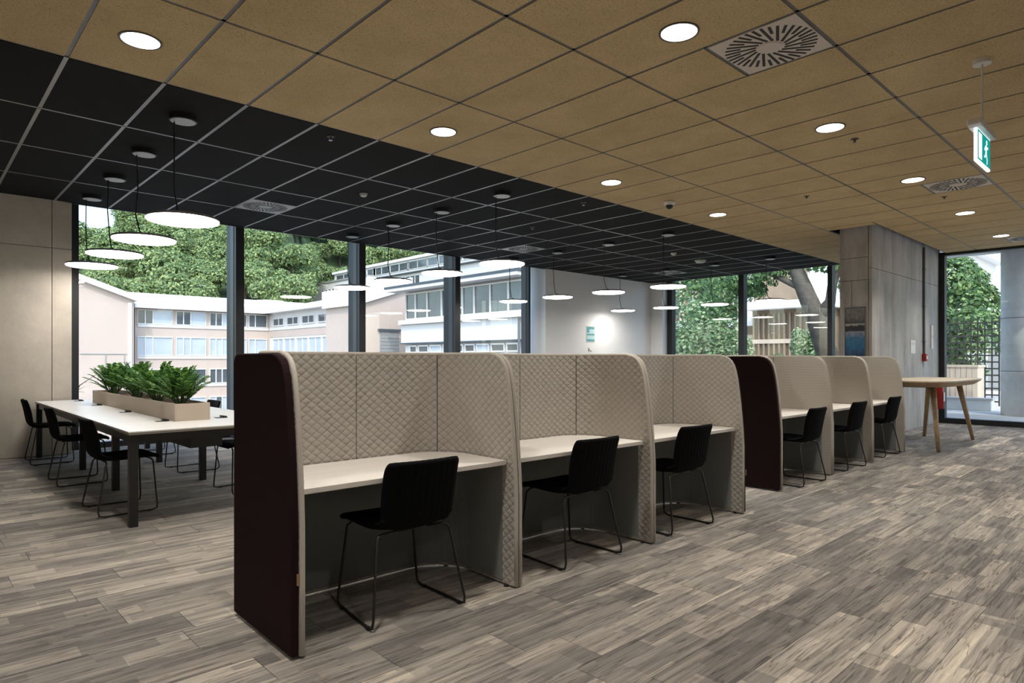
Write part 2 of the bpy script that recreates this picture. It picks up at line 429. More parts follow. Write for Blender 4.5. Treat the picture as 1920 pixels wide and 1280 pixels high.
def link(name, data, parent=None, loc=None, rotz=None):
    o = bpy.data.objects.new(name, data); COL.objects.link(o)
    if parent is not None: o.parent = parent
    if loc is not None: o.location = loc
    if rotz is not None: o.rotation_euler = (0, 0, rotz)
    return o
def tag(o, label=None, cat=None, group=None, kind=None):
    if label: o['label'] = label
    if cat: o['category'] = cat
    if group: o['group'] = group
    if kind: o['kind'] = kind
    return o
def thing(name, label, cat, loc=(0, 0, 0), rotz=0.0, group=None):
    o = link(name, None, None, loc, rotz); o.empty_display_size = 0.1
    return tag(o, label, cat, group)
def struct(o): o['kind'] = 'structure'; return o
def copy_tree(o, parent=None):
    c = o.copy(); COL.objects.link(c); c.parent = parent
    for ch in list(o.children): copy_tree(ch, c)
    return c
ORD = ['first', 'second', 'third', 'fourth', 'fifth', 'sixth', 'seventh', 'eighth']

# ------------------------------------------------------------------ room dimensions
CEIL = 3.349
GX0, GY0, TX, TY = 0.810, 1.643, 0.618, 1.236      # ceiling grid
YB = GY0 + 3 * TY                                   # tan / black border
YW = 10.30                                          # concrete and white wall plane
YG = 10.74                                          # window glass
XF = 14.95                                          # far end of the room
XG = 15.28                                          # far glass
X_MIN, Y_MIN = -4.13, -5.77
COLX0, COLY0, COLY1 = 11.08, 3.50, 3.985             # concrete core wall

# ------------------------------------------------------------------ floor: carpet planks
floor = struct(MB().box(X_MIN - .3, XG + .1, Y_MIN - .3, YG + .1, -0.30, -0.008).build('floor', 'slab'))
PL, PW = 1.0, 0.25
plank_me = MB().box(0.0012, PL - 0.0012, 0.0012, PW - 0.0012, -0.008, 0.0).mesh('carpet_plank', 'carpet')
cands = []
ry = Y_MIN; rng = random.Random(3)
while ry < YG:
    x = X_MIN - rng.random()
    while x < XG:
        cands.append((x, ry)); x += PL
    ry += PW
def area_px(x, y, w, h, z):
    ps = [project((a, b, z)) for a, b in ((x, y), (x + w, y), (x + w, y + h), (x, y + h))]
    if any(p is None for p in ps): return -1.0
    cx = sum(p[0] for p in ps) / 4; cy = sum(p[1] for p in ps) / 4
    if not (-150 < cx < 2070 and -120 < cy < 1400): return -1.0
    s = 0
    for i in range(4):
        a, b = ps[i], ps[(i + 1) % 4]; s += a[0] * b[1] - b[0] * a[1]
    return abs(s) / 2
cands.sort(key=lambda c: -area_px(c[0], c[1], PL, PW, 0))
for x, y in cands[:298]:
    link('carpet_plank', plank_me, floor, (x, y, 0))
rest = MB()
for x, y in cands[298:]:
    x1 = min(x + PL, XG + .05); y1 = min(y + PW, YG)
    rest.box(max(x, X_MIN) + .0012, x1 - .0012, y + .0012, y1 - .0012, -0.008, 0.0)
tag(rest.build('carpet_planks_rest', 'carpet', floor, fix=False), kind='stuff')

# ------------------------------------------------------------------ ceiling: slab, tiles, tee bars
ceiling = struct(MB().box(X_MIN - .3, XG + .35, Y_MIN - .3, YG + .35, 3.62, 3.95).build('ceiling', 'slab'))
VENTS_TAN = [(GX0 + TX * i, GY0) for i in (5, 13, 21)]
VENTS_BLK = [(GX0 + TX * i, GY0 + TY * 5 + TX) for i in (4, 12, 20)]
HOLE = (10.955, XF + 1, 3.385, 4.115)
tile_cache = {}
def tile_mesh(w, h, black):
    k = (round(w, 3), round(h, 3), black)
    if k not in tile_cache:
        tile_cache[k] = MB().box(.013, w - .013, .013, h - .013, 0.0, 0.018).mesh('ceiling_tile', 'black_tile' if black else 'tan_tile')
    return tile_cache[k]
tile_rest = {False: MB(), True: MB()}
def put_tile(x0, x1, y0, y1, black):
    x0 = max(x0, X_MIN); x1 = min(x1, XF); y0 = max(y0, Y_MIN); y1 = min(y1, YW)
    if x1 - x0 < .04 or y1 - y0 < .04: return
    if area_px(x0, y0, x1 - x0, y1 - y0, CEIL) > 0:
        link('ceiling_tile', tile_mesh(x1 - x0, y1 - y0, black), ceiling, (x0, y0, CEIL - .004))
    else:
        tile_rest[black].box(x0 + .013, x1 - .013, y0 + .013, y1 - .013, CEIL - .004, CEIL + .014)
for i in range(-9, 24):
    for j in range(-6, 7):
        x0, y0 = GX0 + i * TX, GY0 + j * TY
        x1, y1 = x0 + TX, y0 + TY
        black = j >= 3
        if (round(x0, 3), round(y0, 3)) in [(round(a, 3), round(b, 3)) for a, b in VENTS_TAN]:
            put_tile(x0, x1, y0 + TX, y1, black); continue
        if (round(x0, 3), round(y0 + TX, 3)) in [(round(a, 3), round(b, 3)) for a, b in VENTS_BLK]:
            put_tile(x0, x1, y0, y0 + TX, black); continue
        if j == 1 and x1 > HOLE[0]:
            put_tile(x0, x1, y0, HOLE[2], black)
            if x0 < HOLE[0]: put_tile(x0, HOLE[0], HOLE[2], y1, black)
            continue
        put_tile(x0, x1, y0, y1, black)
for bk in (False, True):
    if tile_rest[bk].v: tag(tile_rest[bk].build('ceiling_tiles_rest', 'black_tile' if bk else 'tan_tile', ceiling), kind='stuff')
def tee(x0, x1, y0, y1):
    if y0 < YB - .1 and y1 > YB + .1: tee(x0, x1, y0, YB); tee(x0, x1, YB, y1); return
    lt = (y0 + y1) / 2 > YB + .01
    MB().box(x0, x1, y0, y1, CEIL - (.005 if lt else 0), CEIL + .03).build('ceiling_tee', 'tee_sheen' if lt else 'tee', ceiling)
for i in range(-7, 24):
    x = GX0 + i * TX
    if x < X_MIN or x > XF: continue
    if x > HOLE[0]: tee(x - .014, x + .014, Y_MIN, HOLE[2]); tee(x - .014, x + .014, HOLE[3], YW)
    else: tee(x - .014, x + .014, Y_MIN, YW)
for j in range(-5, 7):
    y = GY0 + j * TY
    if y < Y_MIN: continue
    tee(X_MIN, XF, y - .013, y + .013)
for x, y in VENTS_TAN: tee(x, x + TX, y + TX - .012, y + TX + .012)
for x, y in VENTS_BLK: tee(x, x + TX, y - .012, y + .012)
tee(HOLE[0] - .012, HOLE[0], HOLE[2], HOLE[3]); tee(HOLE[0], XF, HOLE[2] - .012, HOLE[2])
# black pelmet above the windows
struct(MB().box(1.55, 10.80, YW, YW + .04, CEIL - .01, 3.62).build('trim_1', 'frame'))
struct(MB().box(XF, XF + .04, 4.0, YW, CEIL - .01, 3.62).build('trim_2', 'frame'))

# ------------------------------------------------------------------ walls
def panel_wall(name, core, mat, panels):
    w = struct(core.build(name, 'slab'))
    for a in panels: MB().box(*a).build('concrete_panel', mat, w, bevel=.004)
    return w
# left concrete wall: front face y = YW
g = .006
pl = []
for x0, x1 in ((-4.13, -1.20), (-1.20, 1.40), (1.40, 1.62)):
    for z0, z1 in ((0.0, 2.72), (2.72, 3.62)):
        pl.append((x0 + g / 2, x1 - g / 2, YW, YW + .06, z0 + g / 2, z1 - g / 2))
panel_wall('wall_left', MB().box(X_MIN - .3, 1.61, YW + .055, YG + .1, 0, 3.62), 'concrete', pl)
# concrete core wall
pl = []
for x0, x1 in ((COLX0, 12.06), (12.06, 13.86), (13.86, 15.0)):
    for z0, z1 in ((0.0, 2.70), (2.70, 3.62)):
        pl.append((x0 + g / 2, x1 - g / 2, COLY0, COLY0 + .05, z0 + g / 2, z1 - g / 2))
for y0, y1, z0, z1 in ((COLY0 + .055, COLY1, 2.88, 3.62), (COLY0 + .055, COLY1, 2.52, 2.88), (COLY0 + .055, 3.80, 0.0, 2.52), (3.80, COLY1, 0.0, 2.52)):
    pl.append((COLX0, COLX0 + .05, y0 + g / 2, y1 - g / 2, z0 + g / 2, z1 - g / 2))
panel_wall('wall_right', MB().box(COLX0 + .045, 15.0, COLY0 + .045, COLY1, 0, 3.62), 'concrete_grey', pl)
# white wall
struct(MB().box(10.76, 15.45, YW, YG + .35, 0, 3.62).build('wall_back', 'white_paint'))
wb = struct(MB().box(XF, 15.45, 9.93, YW, 0, 3.62).build('wall_corner', 'white_paint'))
# behind the viewer
struct(MB().box(X_MIN - .3, XG, Y_MIN - .3, Y_MIN, 0, 3.62).build('wall_rear', 'white_paint'))
struct(MB().box(X_MIN - .3, X_MIN, Y_MIN, YW, 0, 3.62).build('wall_side', 'white_paint'))

# ------------------------------------------------------------------ windows
def pane(p, x0, x1, y0, y1, z0, z1):
    return MB().box(x0, x1, y0, y1, z0, z1).build('pane', 'glass', p)
def mullion_y(parent, x0, x1, ya=10.40, yb=YG + .06):
    m = MB().box(x0, x1, ya, yb, 0, 3.60).build('mullion', 'frame', parent)
    MB().box(x0 - .006, x0, ya + .09, ya + .22, 0, 3.60).build('channel', 'frame_grey', m)
edges = [1.66, 3.86, 6.10, 8.36, 10.68]
wx = [(1.61, 1.75), (3.80, 3.93), (5.99, 6.12), (8.20, 8.33), (10.46, 10.52)]
for k in range(4):
    w = struct(link('window_%d' % (k + 1), None, None, (0, 0, 0)))
    a, b = wx[k], wx[k + 1]
    mullion_y(w, a[0], a[1], 10.62 if k == 0 else 10.40)
    pane(w, a[1], b[0], YG, YG + .012, .08, 3.56)
    MB().box(a[1], b[0], YG - .06, YG + .06, 0, .08).build('bottom_rail', 'frame', w)
    MB().box(a[1], b[0], YG - .06, YG + .06, 3.56, 3.62).build('top_rail', 'frame', w)
    if k == 3:
        mullion_y(w, b[0], b[1], 10.55)
        pane(w, b[1], 10.76, YG, YG + .012, .08, 3.56)
# far windows (plane x = XG)
wy = [(9.78, 9.93), (7.72, 7.86), (5.62, 5.72), (3.985, 4.05)]
for k in range(3):
    w = struct(link('window_%d' % (k + 5), None, None, (0, 0, 0)))
    a, b = wy[k], wy[k + 1]
    MB().box(XG - .10, XG + .08, a[0], a[1], 0, 3.60).build('mullion', 'frame', w)
    pane(w, XG, XG + .012, b[1], a[0], .08, 3.56)
    MB().box(XG - .06, XG + .06, b[1], a[0], 0, .08).build('bottom_rail', 'frame', w)
    MB().box(XG - .06, XG + .06, b[1], a[0], 3.56, 3.62).build('top_rail', 'frame', w)
    if k == 2: MB().box(XG - .10, XG + .08, b[0], b[1], 0, 3.60).build('mullion', 'frame', w)
# glazed front beside the concrete wall
w = struct(link('window_8', None, None, (0, 0, 0)))
MB().box(14.90, 15.06, 3.40, 3.50, 0, 3.36).build('frame_post', 'frame', w)
MB().box(14.90, 15.06, -5.0, 3.40, 0, .10).build('bottom_rail', 'frame', w)
MB().box(14.90, 15.06, -5.0, 3.40, 3.30, 3.62).build('top_rail', 'frame', w)
pane(w, 14.98, 14.992, 1.30, 3.40, .10, 3.30)
MB().box(14.90, 15.06, 1.20, 1.30, .10, 3.30).build('frame_post', 'frame', w)
pane(w, 14.98, 14.992, -5.0, 1.20, .10, 3.30)

# ------------------------------------------------------------------ study pods
PWID, PD, PT, PR = 1.252, 0.68, 0.026, 0.27
PROF = [(0.0, 0.55), (0.008, 0.68), (0.018, 0.80), (0.028, 0.90), (0.040, 1.00), (0.053, 1.09), (0.067, 1.155), (0.082, 1.203), (0.102, 1.238), (0.128, 1.262), (0.16, 1.277), (0.21, 1.287)]
def ztop(e):
    for (a, za), (b, zb) in zip(PROF, PROF[1:]):
        if e <= b: return za + (zb - za) * (e - a) / (b - a)
    return 1.287
h = PT / 2
L1 = PD - h - PR; LA = PI / 2 * PR; L2 = PWID - 2 * h - 2 * PR
LT = 2 * L1 + 2 * LA + L2
def path(s):
    """centre line of the U-shaped screen: position and inward normal"""
    if s <= L1: return (h, s), (1, 0)
    s -= L1
    if s <= LA:
        a = s / PR; return (h + PR - PR * math.cos(a), L1 + PR * math.sin(a)), (math.cos(a), -math.sin(a))
    s -= LA
    if s <= L2: return (h + PR + s, PD - h), (0, -1)
    s -= L2
    if s <= LA:
        a = s / PR; return (PWID - h - PR + PR * math.sin(a), L1 + PR * math.cos(a)), (-math.sin(a), -math.cos(a))
    s -= LA
    return (PWID - h, L1 - s), (-1, 0)
def screen_panel(s0, s1):
    ss = [s0, s1] + [e for e, _ in PROF] + [LT - e for e, _ in PROF]
    n = 40
    ss += [L1 + LA * k / 10 for k in range(11)] + [LT - L1 - LA * k / 10 for k in range(11)]
    ss = sorted({round(s, 5) for s in ss if s0 - 1e-6 <= s <= s1 + 1e-6})
    mb = MB(); mb.uv = []
    for s in ss:
        (x, y), (nx, ny) = path(s); zt = ztop(min(s, LT - s))
        for sg, z in ((1, .012), (1, zt), (-1, .012), (-1, zt)):
            mb.v.append((x + nx * h * sg, y + ny * h * sg, z)); mb.uv.append((s, z))
    for i in range(len(ss) - 1):
        a, b = 4 * i, 4 * i + 4
        for q in ((a, b, b + 1, a + 1), (a + 2, a + 3, b + 3, b + 2), (a + 1, b + 1, b + 3, a + 3), (a, a + 2, b + 2, b)):
            mb.f.append(q); mb.mi.append(0)
    for a in (0, 4 * (len(ss) - 1)):
        mb.f.append((a, a + 1, a + 3, a + 2)); mb.mi.append(0)
    return mb.mesh('screen_panel', 'quilt')
cuts = [0.0, L1 + LA * .55, LT / 2, LT - L1 - LA * .55, LT]
panel_me = [screen_panel(cuts[k] + (.003 if k else 0), cuts[k + 1] - (.003 if k < 3 else 0)) for k in range(4)]
def added_seam_backing():  # dark sheet added inside the screen so no light leaks through the seams
    ss = sorted({round(v, 5) for v in [e for e, _ in PROF] + [LT - e for e, _ in PROF] + [L1 + LA * k / 10 for k in range(11)] + [LT - L1 - LA * k / 10 for k in range(11)]})
    mb = MB()
    for q in ss:
        (x, y), (nx, ny) = path(q); zt_ = ztop(min(q, LT - q)) - .002
        for sg, z in ((1, .014), (1, zt_), (-1, .014), (-1, zt_)): mb.v.append((x + nx * .004 * sg, y + ny * .004 * sg, z))
    for i in range(len(ss) - 1):
        a, b = 4 * i, 4 * i + 4
        for f in ((a, b, b + 1, a + 1), (a + 2, a + 3, b + 3, b + 2), (a + 1, b + 1, b + 3, a + 3), (a, a + 2, b + 2, b)): mb.f.append(f); mb.mi.append(0)
    return mb.mesh('added_seam_backing', 'steel_grey')
seam_backing_me = added_seam_backing()
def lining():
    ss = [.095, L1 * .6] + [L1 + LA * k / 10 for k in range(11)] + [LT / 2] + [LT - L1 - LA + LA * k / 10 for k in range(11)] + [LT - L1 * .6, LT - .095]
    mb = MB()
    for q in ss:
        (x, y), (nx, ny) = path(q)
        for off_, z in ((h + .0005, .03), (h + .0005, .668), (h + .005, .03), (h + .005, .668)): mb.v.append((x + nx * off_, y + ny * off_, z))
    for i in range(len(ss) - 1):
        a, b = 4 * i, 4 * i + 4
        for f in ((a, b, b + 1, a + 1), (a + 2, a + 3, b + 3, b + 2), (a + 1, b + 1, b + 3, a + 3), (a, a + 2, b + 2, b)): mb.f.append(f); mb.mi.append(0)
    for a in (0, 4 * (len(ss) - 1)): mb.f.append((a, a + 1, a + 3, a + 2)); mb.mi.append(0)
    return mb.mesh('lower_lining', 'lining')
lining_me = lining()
tr = MB()
pts = []
(x, y), _ = path(0); pts += [(x, y, .012), (x, y, .30)]
for s in sorted([e for e, _ in PROF] + [LT - e for e, _ in PROF] + [L1 + LA * k / 8 for k in range(9)] + [LT - L1 - LA * k / 8 for k in range(9)] + [LT / 2, L1 * .8, LT - L1 * .8]):
    (x, y), _ = path(s); pts.append((x, y, ztop(min(s, LT - s))))
(x, y), _ = path(LT); pts += [(x, y, .30), (x, y, .012)]
trim_me = tr.tube(pts, .0128, 8).mesh('edge_trim', 'felt', smooth=True)
# desk top
ins = []
for s in [0.055] + [L1 + LA * k / 8 for k in range(9)] + [LT - L1 - LA + LA * k / 8 for k in range(9)] + [LT - .055]:
    (x, y), (nx, ny) = path(s); ins.append((x + nx * (h + .006), y + ny * (h + .006)))
desk_me = MB().prism(ins, 'z', .674, .700).mesh('desktop', 'desk', bevel=.003)
grom_me = MB().lathe([(.012, 0), (.012, .003), (.006, .003), (.006, .001)], n=14).mesh('cable_grommet', 'chrome')
prof_poly = [(0.0, .012)] + list(PROF) + [(PD - .06, 1.287), (PD - .02, 1.28), (PD, 1.255), (PD, .012)]
end_me = MB().prism(prof_poly, 'x', -.034, -.001).mesh('end_panel', 'maroon', bevel=.007)
tag_me = MB().box(-.003, .0, -.0, .012, 0, .048).mesh('fabric_tag', 'tag')
glide_me = MB().lathe([(.014, 0), (.014, .012)], n=10).mesh('foot_glide', 'plastic')
plain_panel_me = []
for me in panel_me:
    c_ = me.copy(); c_.materials[0] = M['knit']; plain_panel_me.append(c_)
def pod(loc, rz, label, left_end, right_end, panels=panel_me):
    t = thing('study_pod', label, 'study pod', loc, rz, 'fabric study pods in the two rows')
    for k, me in enumerate(panels):
        link('side_panel' if k in (0, 3) else 'back_panel', me, t)
    link('edge_trim', trim_me, t); link('added_seam_backing', seam_backing_me, t)
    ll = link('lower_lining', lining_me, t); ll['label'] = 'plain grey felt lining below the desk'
    d = link('desktop', desk_me, t); link('cable_grommet', grom_me, d, (.10, .20, .700))
    if left_end:
        e = link('end_panel', end_me, t); e['label'] = 'dark maroon fabric end panel'
        link('fabric_tag', tag_me, e, (-.012, .0 - .004, .31), -PI / 2)
    if right_end:
        e = link('end_panel', end_me, t, (PWID + .035, 0, 0)); e['label'] = 'dark maroon fabric end panel'
        link('fabric_tag', tag_me, e, (-.012, -.004, .31), -PI / 2)
    for gx, gy in ((.03, .06), (.06, PD - .10), (PWID - .03, .06), (PWID - .06, PD - .10)): link('foot_glide', glide_me, t, (gx, gy, 0))
    return t
R1 = math.radians(-0.9)
def g1(k): return (1.205 + k * (PWID + .004) * math.cos(R1), 2.585 + k * (PWID + .004) * math.sin(R1), 0)
P1 = ['beige quilted study pod with the big maroon end panel, next to the planter table',
      'beige quilted study pod in the middle of the row beside the planter table',
      'beige quilted study pod closing the first row, opposite the second maroon panel']
for k in range(3): pod(g1(k), R1, P1[k], k == 0, k == 2)
P2 = ['beige study pod with a maroon end panel, starting the second row',
      'plain beige study pod in the middle of the second row',
      'plain beige study pod closing the second row, beside the oak high table']
for k in range(3): pod((6.065 + k * (PWID + .012), 2.71, 0), 0, P2[k], k == 0, k == 2, plain_panel_me)

# ------------------------------------------------------------------ shell chairs
def lerp_curve(pts, t):
    n = len(pts) - 1; f = min(max(t, 0), 1) * n; i = min(int(f), n - 1); u = f - i
    p0, p1, p2, p3 = pts[max(i - 1, 0)], pts[i], pts[i + 1], pts[min(i + 2, n)]
    return [0.5 * (2 * b + (c - a) * u + (2 * a - 5 * b + 4 * c - d) * u * u + (3 * b - a - 3 * c + d) * u ** 3) for a, b, c, d in zip(p0, p1, p2, p3)]
#          y      z     half-width  side lift
SEAT = [(.225, .432, .205, .000), (.21, .447, .222, .004), (.12, .449, .228, .010), (.0, .440, .225, .016), (-.10, .436, .215, .022), (-.17, .445, .205, .034), (-.205, .475, .198, .03)]
BACK = [(-.190, .455, .192, .02), (-.222, .500, .198, .028), (-.238, .570, .205, .034), (-.252, .650, .208, .034), (-.268, .725, .207, .030), (-.277, .758, .203, .026), (-.281, .776, .190, .024)]
def shell(curve, nu, nv, th, back, rib):
    mb = MB(); top = []; bot = []
    for j in range(nv + 1):
        t = j / nv; y, z, w, l = lerp_curve(curve, t)
        e = 1e-3; a = lerp_curve(curve, max(0, t - e)); b = lerp_curve(curve, min(1, t + e))
        ty, tz = b[0] - a[0], b[1] - a[1]; q = math.hypot(ty, tz) or 1; ny, nz = -tz / q, ty / q    # towards the back / underside
        if nz > 0 and not back: ny, nz = -ny, -nz
        if back and ny > 0: ny, nz = -ny, -nz
        for i in range(nu + 1):
            u = -1 + 2 * i / nu
            edge = max(0, 1 - ((1 - abs(u)) / .16)) if abs(u) > .84 else 0
            endf = max(0, 1 - min(t, 1 - t) / .10)
            thick = th * math.sqrt(max(0.05, 1 - edge ** 2)) * math.sqrt(max(.08, 1 - endf ** 2 * .8))
            rr = rib * abs(math.sin(u * PI * 5.5)) * (1 - edge)
            lift = l * u * u
            px, py, pz = u * w, y + (lift if back else 0), z + (0 if back else lift)
            # ease the lower-back and front corners
            top.append((px, py - ny * (thick * .5 + rr * .6), pz - nz * (thick * .5 + rr * .6)))
            bot.append((px, py + ny * (thick * .5 + rr), pz + nz * (thick * .5 + rr)))
    n = nu + 1; o = len(top); f = []
    for j in range(nv):
        for i in range(nu):
            a = j * n + i
            f.append((a, a + 1, a + n + 1, a + n)); f.append((o + a, o + a + n, o + a + n + 1, o + a + 1))
    for i in range(nu):
        f.append((i, o + i, o + i + 1, i + 1)); k = nv * n + i; f.append((k, k + 1, o + k + 1, o + k))
    for j in range(nv):
        a = j * n; f.append((a, a + n, o + a + n, o + a)); b = a + nu; f.append((b, o + b, o + b + n, b + n))
    mb.add(top + bot, f)
    return mb
seat_me = shell(SEAT, 22, 14, .030, False, .0).mesh('seat', 'black_fabric', smooth=True)
back_me = shell(BACK, 44, 14, .026, True, .0035).mesh('backrest', 'black_fabric', smooth=True)
def sled(sg):
    x = .205 * sg
    p = [(.10 * sg, .165, .428), (.165 * sg, .178, .424), (.192 * sg, .185, .405), (.232 * sg, .205, .05), (.237 * sg, .20, .018), (.240 * sg, .17, .009),
         (.250 * sg, .0, .009), (.258 * sg, -.19, .009), (.259 * sg, -.222, .018), (.256 * sg, -.228, .05), (.205 * sg, -.165, .400), (.19 * sg, -.155, .418), (.15 * sg, -.15, .422), (.08 * sg, -.14, .422)]
    return MB().tube(p, .0068, 7).mesh('sled_leg', 'bronze_wire', smooth=True)
sled_me = [sled(-1), sled(1)]
bar_me = MB().tube([(-.10, 0, 0), (.10, 0, 0)], .0068, 7).mesh('cross_bar', 'bronze_wire', smooth=True)
foot_me = MB().tube([(0, -.012, .006), (0, .012, .006)], .011, 8).mesh('glide', 'plastic')
def chair(x, y, rz, label, group):
    t = thing('shell_chair', label, 'chair', (x, y, 0), rz, group)
    link('seat', seat_me, t); link('backrest', back_me, t)
    for k in (0, 1):
        s = link('sled_leg', sled_me[k], t); sg = (-1, 1)[k]
        link('glide', foot_me, s, (.243 * sg, .14, 0)); link('glide', foot_me, s, (.257 * sg, -.18, 0))
    link('cross_bar', bar_me, t, (0, .165, .428)); link('cross_bar', bar_me, t, (0, -.14, .422))
    return t
G = 'black chairs at the study pods'
POD_CH = [(1.838, 2.805, -4, 'black ribbed shell chair in the pod with the big maroon end panel'),
          (3.108, 2.775, -2, 'black ribbed shell chair in the middle pod of the first row'),
          (4.218, 2.755, -3, 'black ribbed shell chair in the last pod of the first row'),
          (6.64, 2.845, -1, 'black shell chair in the pod behind the second maroon panel'),
          (7.93, 2.885, -2, 'black shell chair in the middle pod of the second row'),
          (9.33, 2.925, -2, 'black shell chair in the pod beside the oak high table')]
for x, y, r, l in POD_CH: chair(x, y, math.radians(r), l, G)
G = 'black chairs around the planter table'
TB = [(1.325, 6.20, -88, 'black shell chair at the wall side of the planter table, closest to the pods'),
      (1.305, 7.90, -90, 'black shell chair at the wall side of the planter table, in the middle'),
      (1.30, 9.66, -91, 'black shell chair at the planter table, next to the concrete wall'),
      (2.395, 6.33, 91, 'black shell chair behind the maroon panel, across the planter table'),
      (2.385, 7.92, 90, 'black shell chair across the planter table, in the middle'),
      (2.40, 9.60, 89, 'black shell chair across the planter table, next to the window')]
for x, y, r, l in TB: chair(x, y, math.radians(r), l, G)

# ------------------------------------------------------------------ long table with planter
t = thing('long_table', 'long white table on black legs by the concrete wall', 'table', (0, 0, 0))
TX0, TX1, TY0, TY1, TZ = 1.205, 2.525, 5.43, 10.20, .72
MB().box(TX0, TX1, TY0, TY1, TZ - .012, TZ).build('tabletop', 'table_white', t, bevel=.002)
MB().box(TX0 + .002, TX1 - .002, TY0 + .002, TY1 - .002, TZ - .026, TZ - .0125).build('edge_band', 'table_edge', t)
for x in (TX0 + .04, TX1 - .04):
    for y in (TY0 + .05, TY1 - .05): MB().box(x - .03, x + .03, y - .03, y + .03, 0, TZ - .027).build('leg', 'black_metal', t, bevel=.003)
for x in (1.47, 2.26):
    for y in (7.12, 8.70): MB().box(x - .03, x + .03, y - .03, y + .03, 0, TZ - .092).build('leg', 'black_metal', t, bevel=.003)
for x in (TX0 + .04, TX1 - .04): MB().box(x - .012, x + .012, TY0 + .082, TY1 - .082, TZ - .09, TZ - .027).build('side_rail', 'black_metal', t)
for y in (TY0 + .05, 7.12, 8.70, TY1 - .05):
    MB().box(TX0 + .072, TX1 - .072, y - .012, y + .012, TZ - .09, TZ - .027).build('cross_rail', 'black_metal', t)
MB().box(1.72, 1.98, TY0 + .3, TY1 - .3, TZ - .20, TZ - .10).build('cable_tray', 'black_metal', t)
for x, ys in ((1.625, (6.16, 7.45, 8.78, 9.86)), (2.115, (6.16, 7.45, 8.78, 9.86))):
    for y in ys:
        f = MB().box(x - .05, x + .05, y - .035, y + .035, TZ, TZ + .004).build('power_flap', 'plastic', t)
        MB().prism([(-.0, .0), (.0, .02), (.045, .012), (.045, 0)], 'y', y - .03, y + .03).build('flap_lid', 'plastic', f).location = (x, 0, TZ + .004)

PX0, PX1, PY0, PY1, PZ = 1.695, 1.985, 6.05, 9.42, .872
t = thing('table_planter', 'long beige planter box on the white table', 'planter', (0, 0, TZ))
hh = PZ - TZ
MB().box(PX0, PX0 + .014, PY0, PY1, 0, hh).build('side_board', 'planter', t, bevel=.002)
MB().box(PX1 - .014, PX1, PY0, PY1, 0, hh).build('side_board', 'planter', t, bevel=.002)
MB().box(PX0 + .0142, PX1 - .0142, PY0, PY0 + .014, 0, hh).build('end_board', 'planter', t)
MB().box(PX0 + .0142, PX1 - .0142, PY1 - .014, PY1, 0, hh).build('end_board', 'planter', t)
MB().box(PX0 + .0145, PX1 - .0145, PY0 + .0145, PY1 - .0145, .002, hh - .03).build('soil', 'soil', t)

def frond_mesh(seed):
    r = random.Random(seed); mb = MB()
    n = 15; Lf = 0.36; lean = .34
    spine = []
    for i in range(n + 1):
        q = i / n; spine.append(Vector((lean * Lf * q + .20 * Lf * q * q, 0, Lf * (q - .24 * q * q))))
    mb.tube([spine[0], spine[5], spine[10], spine[n]], [.006, .0045, .003, .0015], 5, 1)
    for i in range(4, n + 1):
        p = spine[i]; tdir = (spine[min(i + 1, n)] - spine[i - 1]).normalized()
        for sg in (-1, 1):
            ll = (.062 + .02 * math.sin(PI * i / n)) * r.uniform(.85, 1.1); ww = .017
            side = Vector((0, sg, 0)); d = (side * .85 + tdir * .55 + Vector((0, 0, .22 * r.random()))).normalized()
            nrm = d.cross(tdir).normalized(); wv = d.cross(nrm).normalized()
            a = p; m1 = p + d * ll * .45 + wv * ww; m2 = p + d * ll * .45 - wv * ww; e = p + d * ll - Vector((0, 0, .008))
            mc = p + d * ll * .45 + nrm * .004
            mb.add([a, m1, e, mc], [(0, 1, 2, 3)]); mb.add([a, mc, e, m2], [(0, 1, 2, 3)])
    return mb.mesh('frond', ['leaf_plant', 'stem'], fix=False)
fronds = [frond_mesh(k) for k in range(3)]
PLANTS = [(1.84, 6.40, 1.08, 'leafy green plant in the planter, at the end facing the pods'),
          (1.83, 7.08, 1.05, 'leafy green plant in the planter, second from the end facing the pods'),
          (1.85, 7.95, 1.08, 'leafy green plant in the planter, third from the end facing the pods'),
          (1.84, 8.98, 1.12, 'leafy green plant in the planter, at its window end')]
rng = random.Random(11)
for x, y, s, l in PLANTS:
    t = thing('potted_plant', l, 'plant', (x, y, PZ - .034), 0, 'plants in the table planter')
    for k in range(26):
        o = link('frond', fronds[k % 3], t)
        a = 2 * PI * (k * .382 + rng.random() * .08); q = rng.random()
        tilt = (-.42 + .80 * (k / 26)) + rng.uniform(-.08, .08)
        o.rotation_euler = (0, tilt, a)
        sc = s * rng.uniform(.85, 1.1) * (1.0 - .15 * (k / 26)); o.scale = (sc, sc, sc)
        o.location = (.03 * math.cos(a), .04 * math.sin(a), 0)

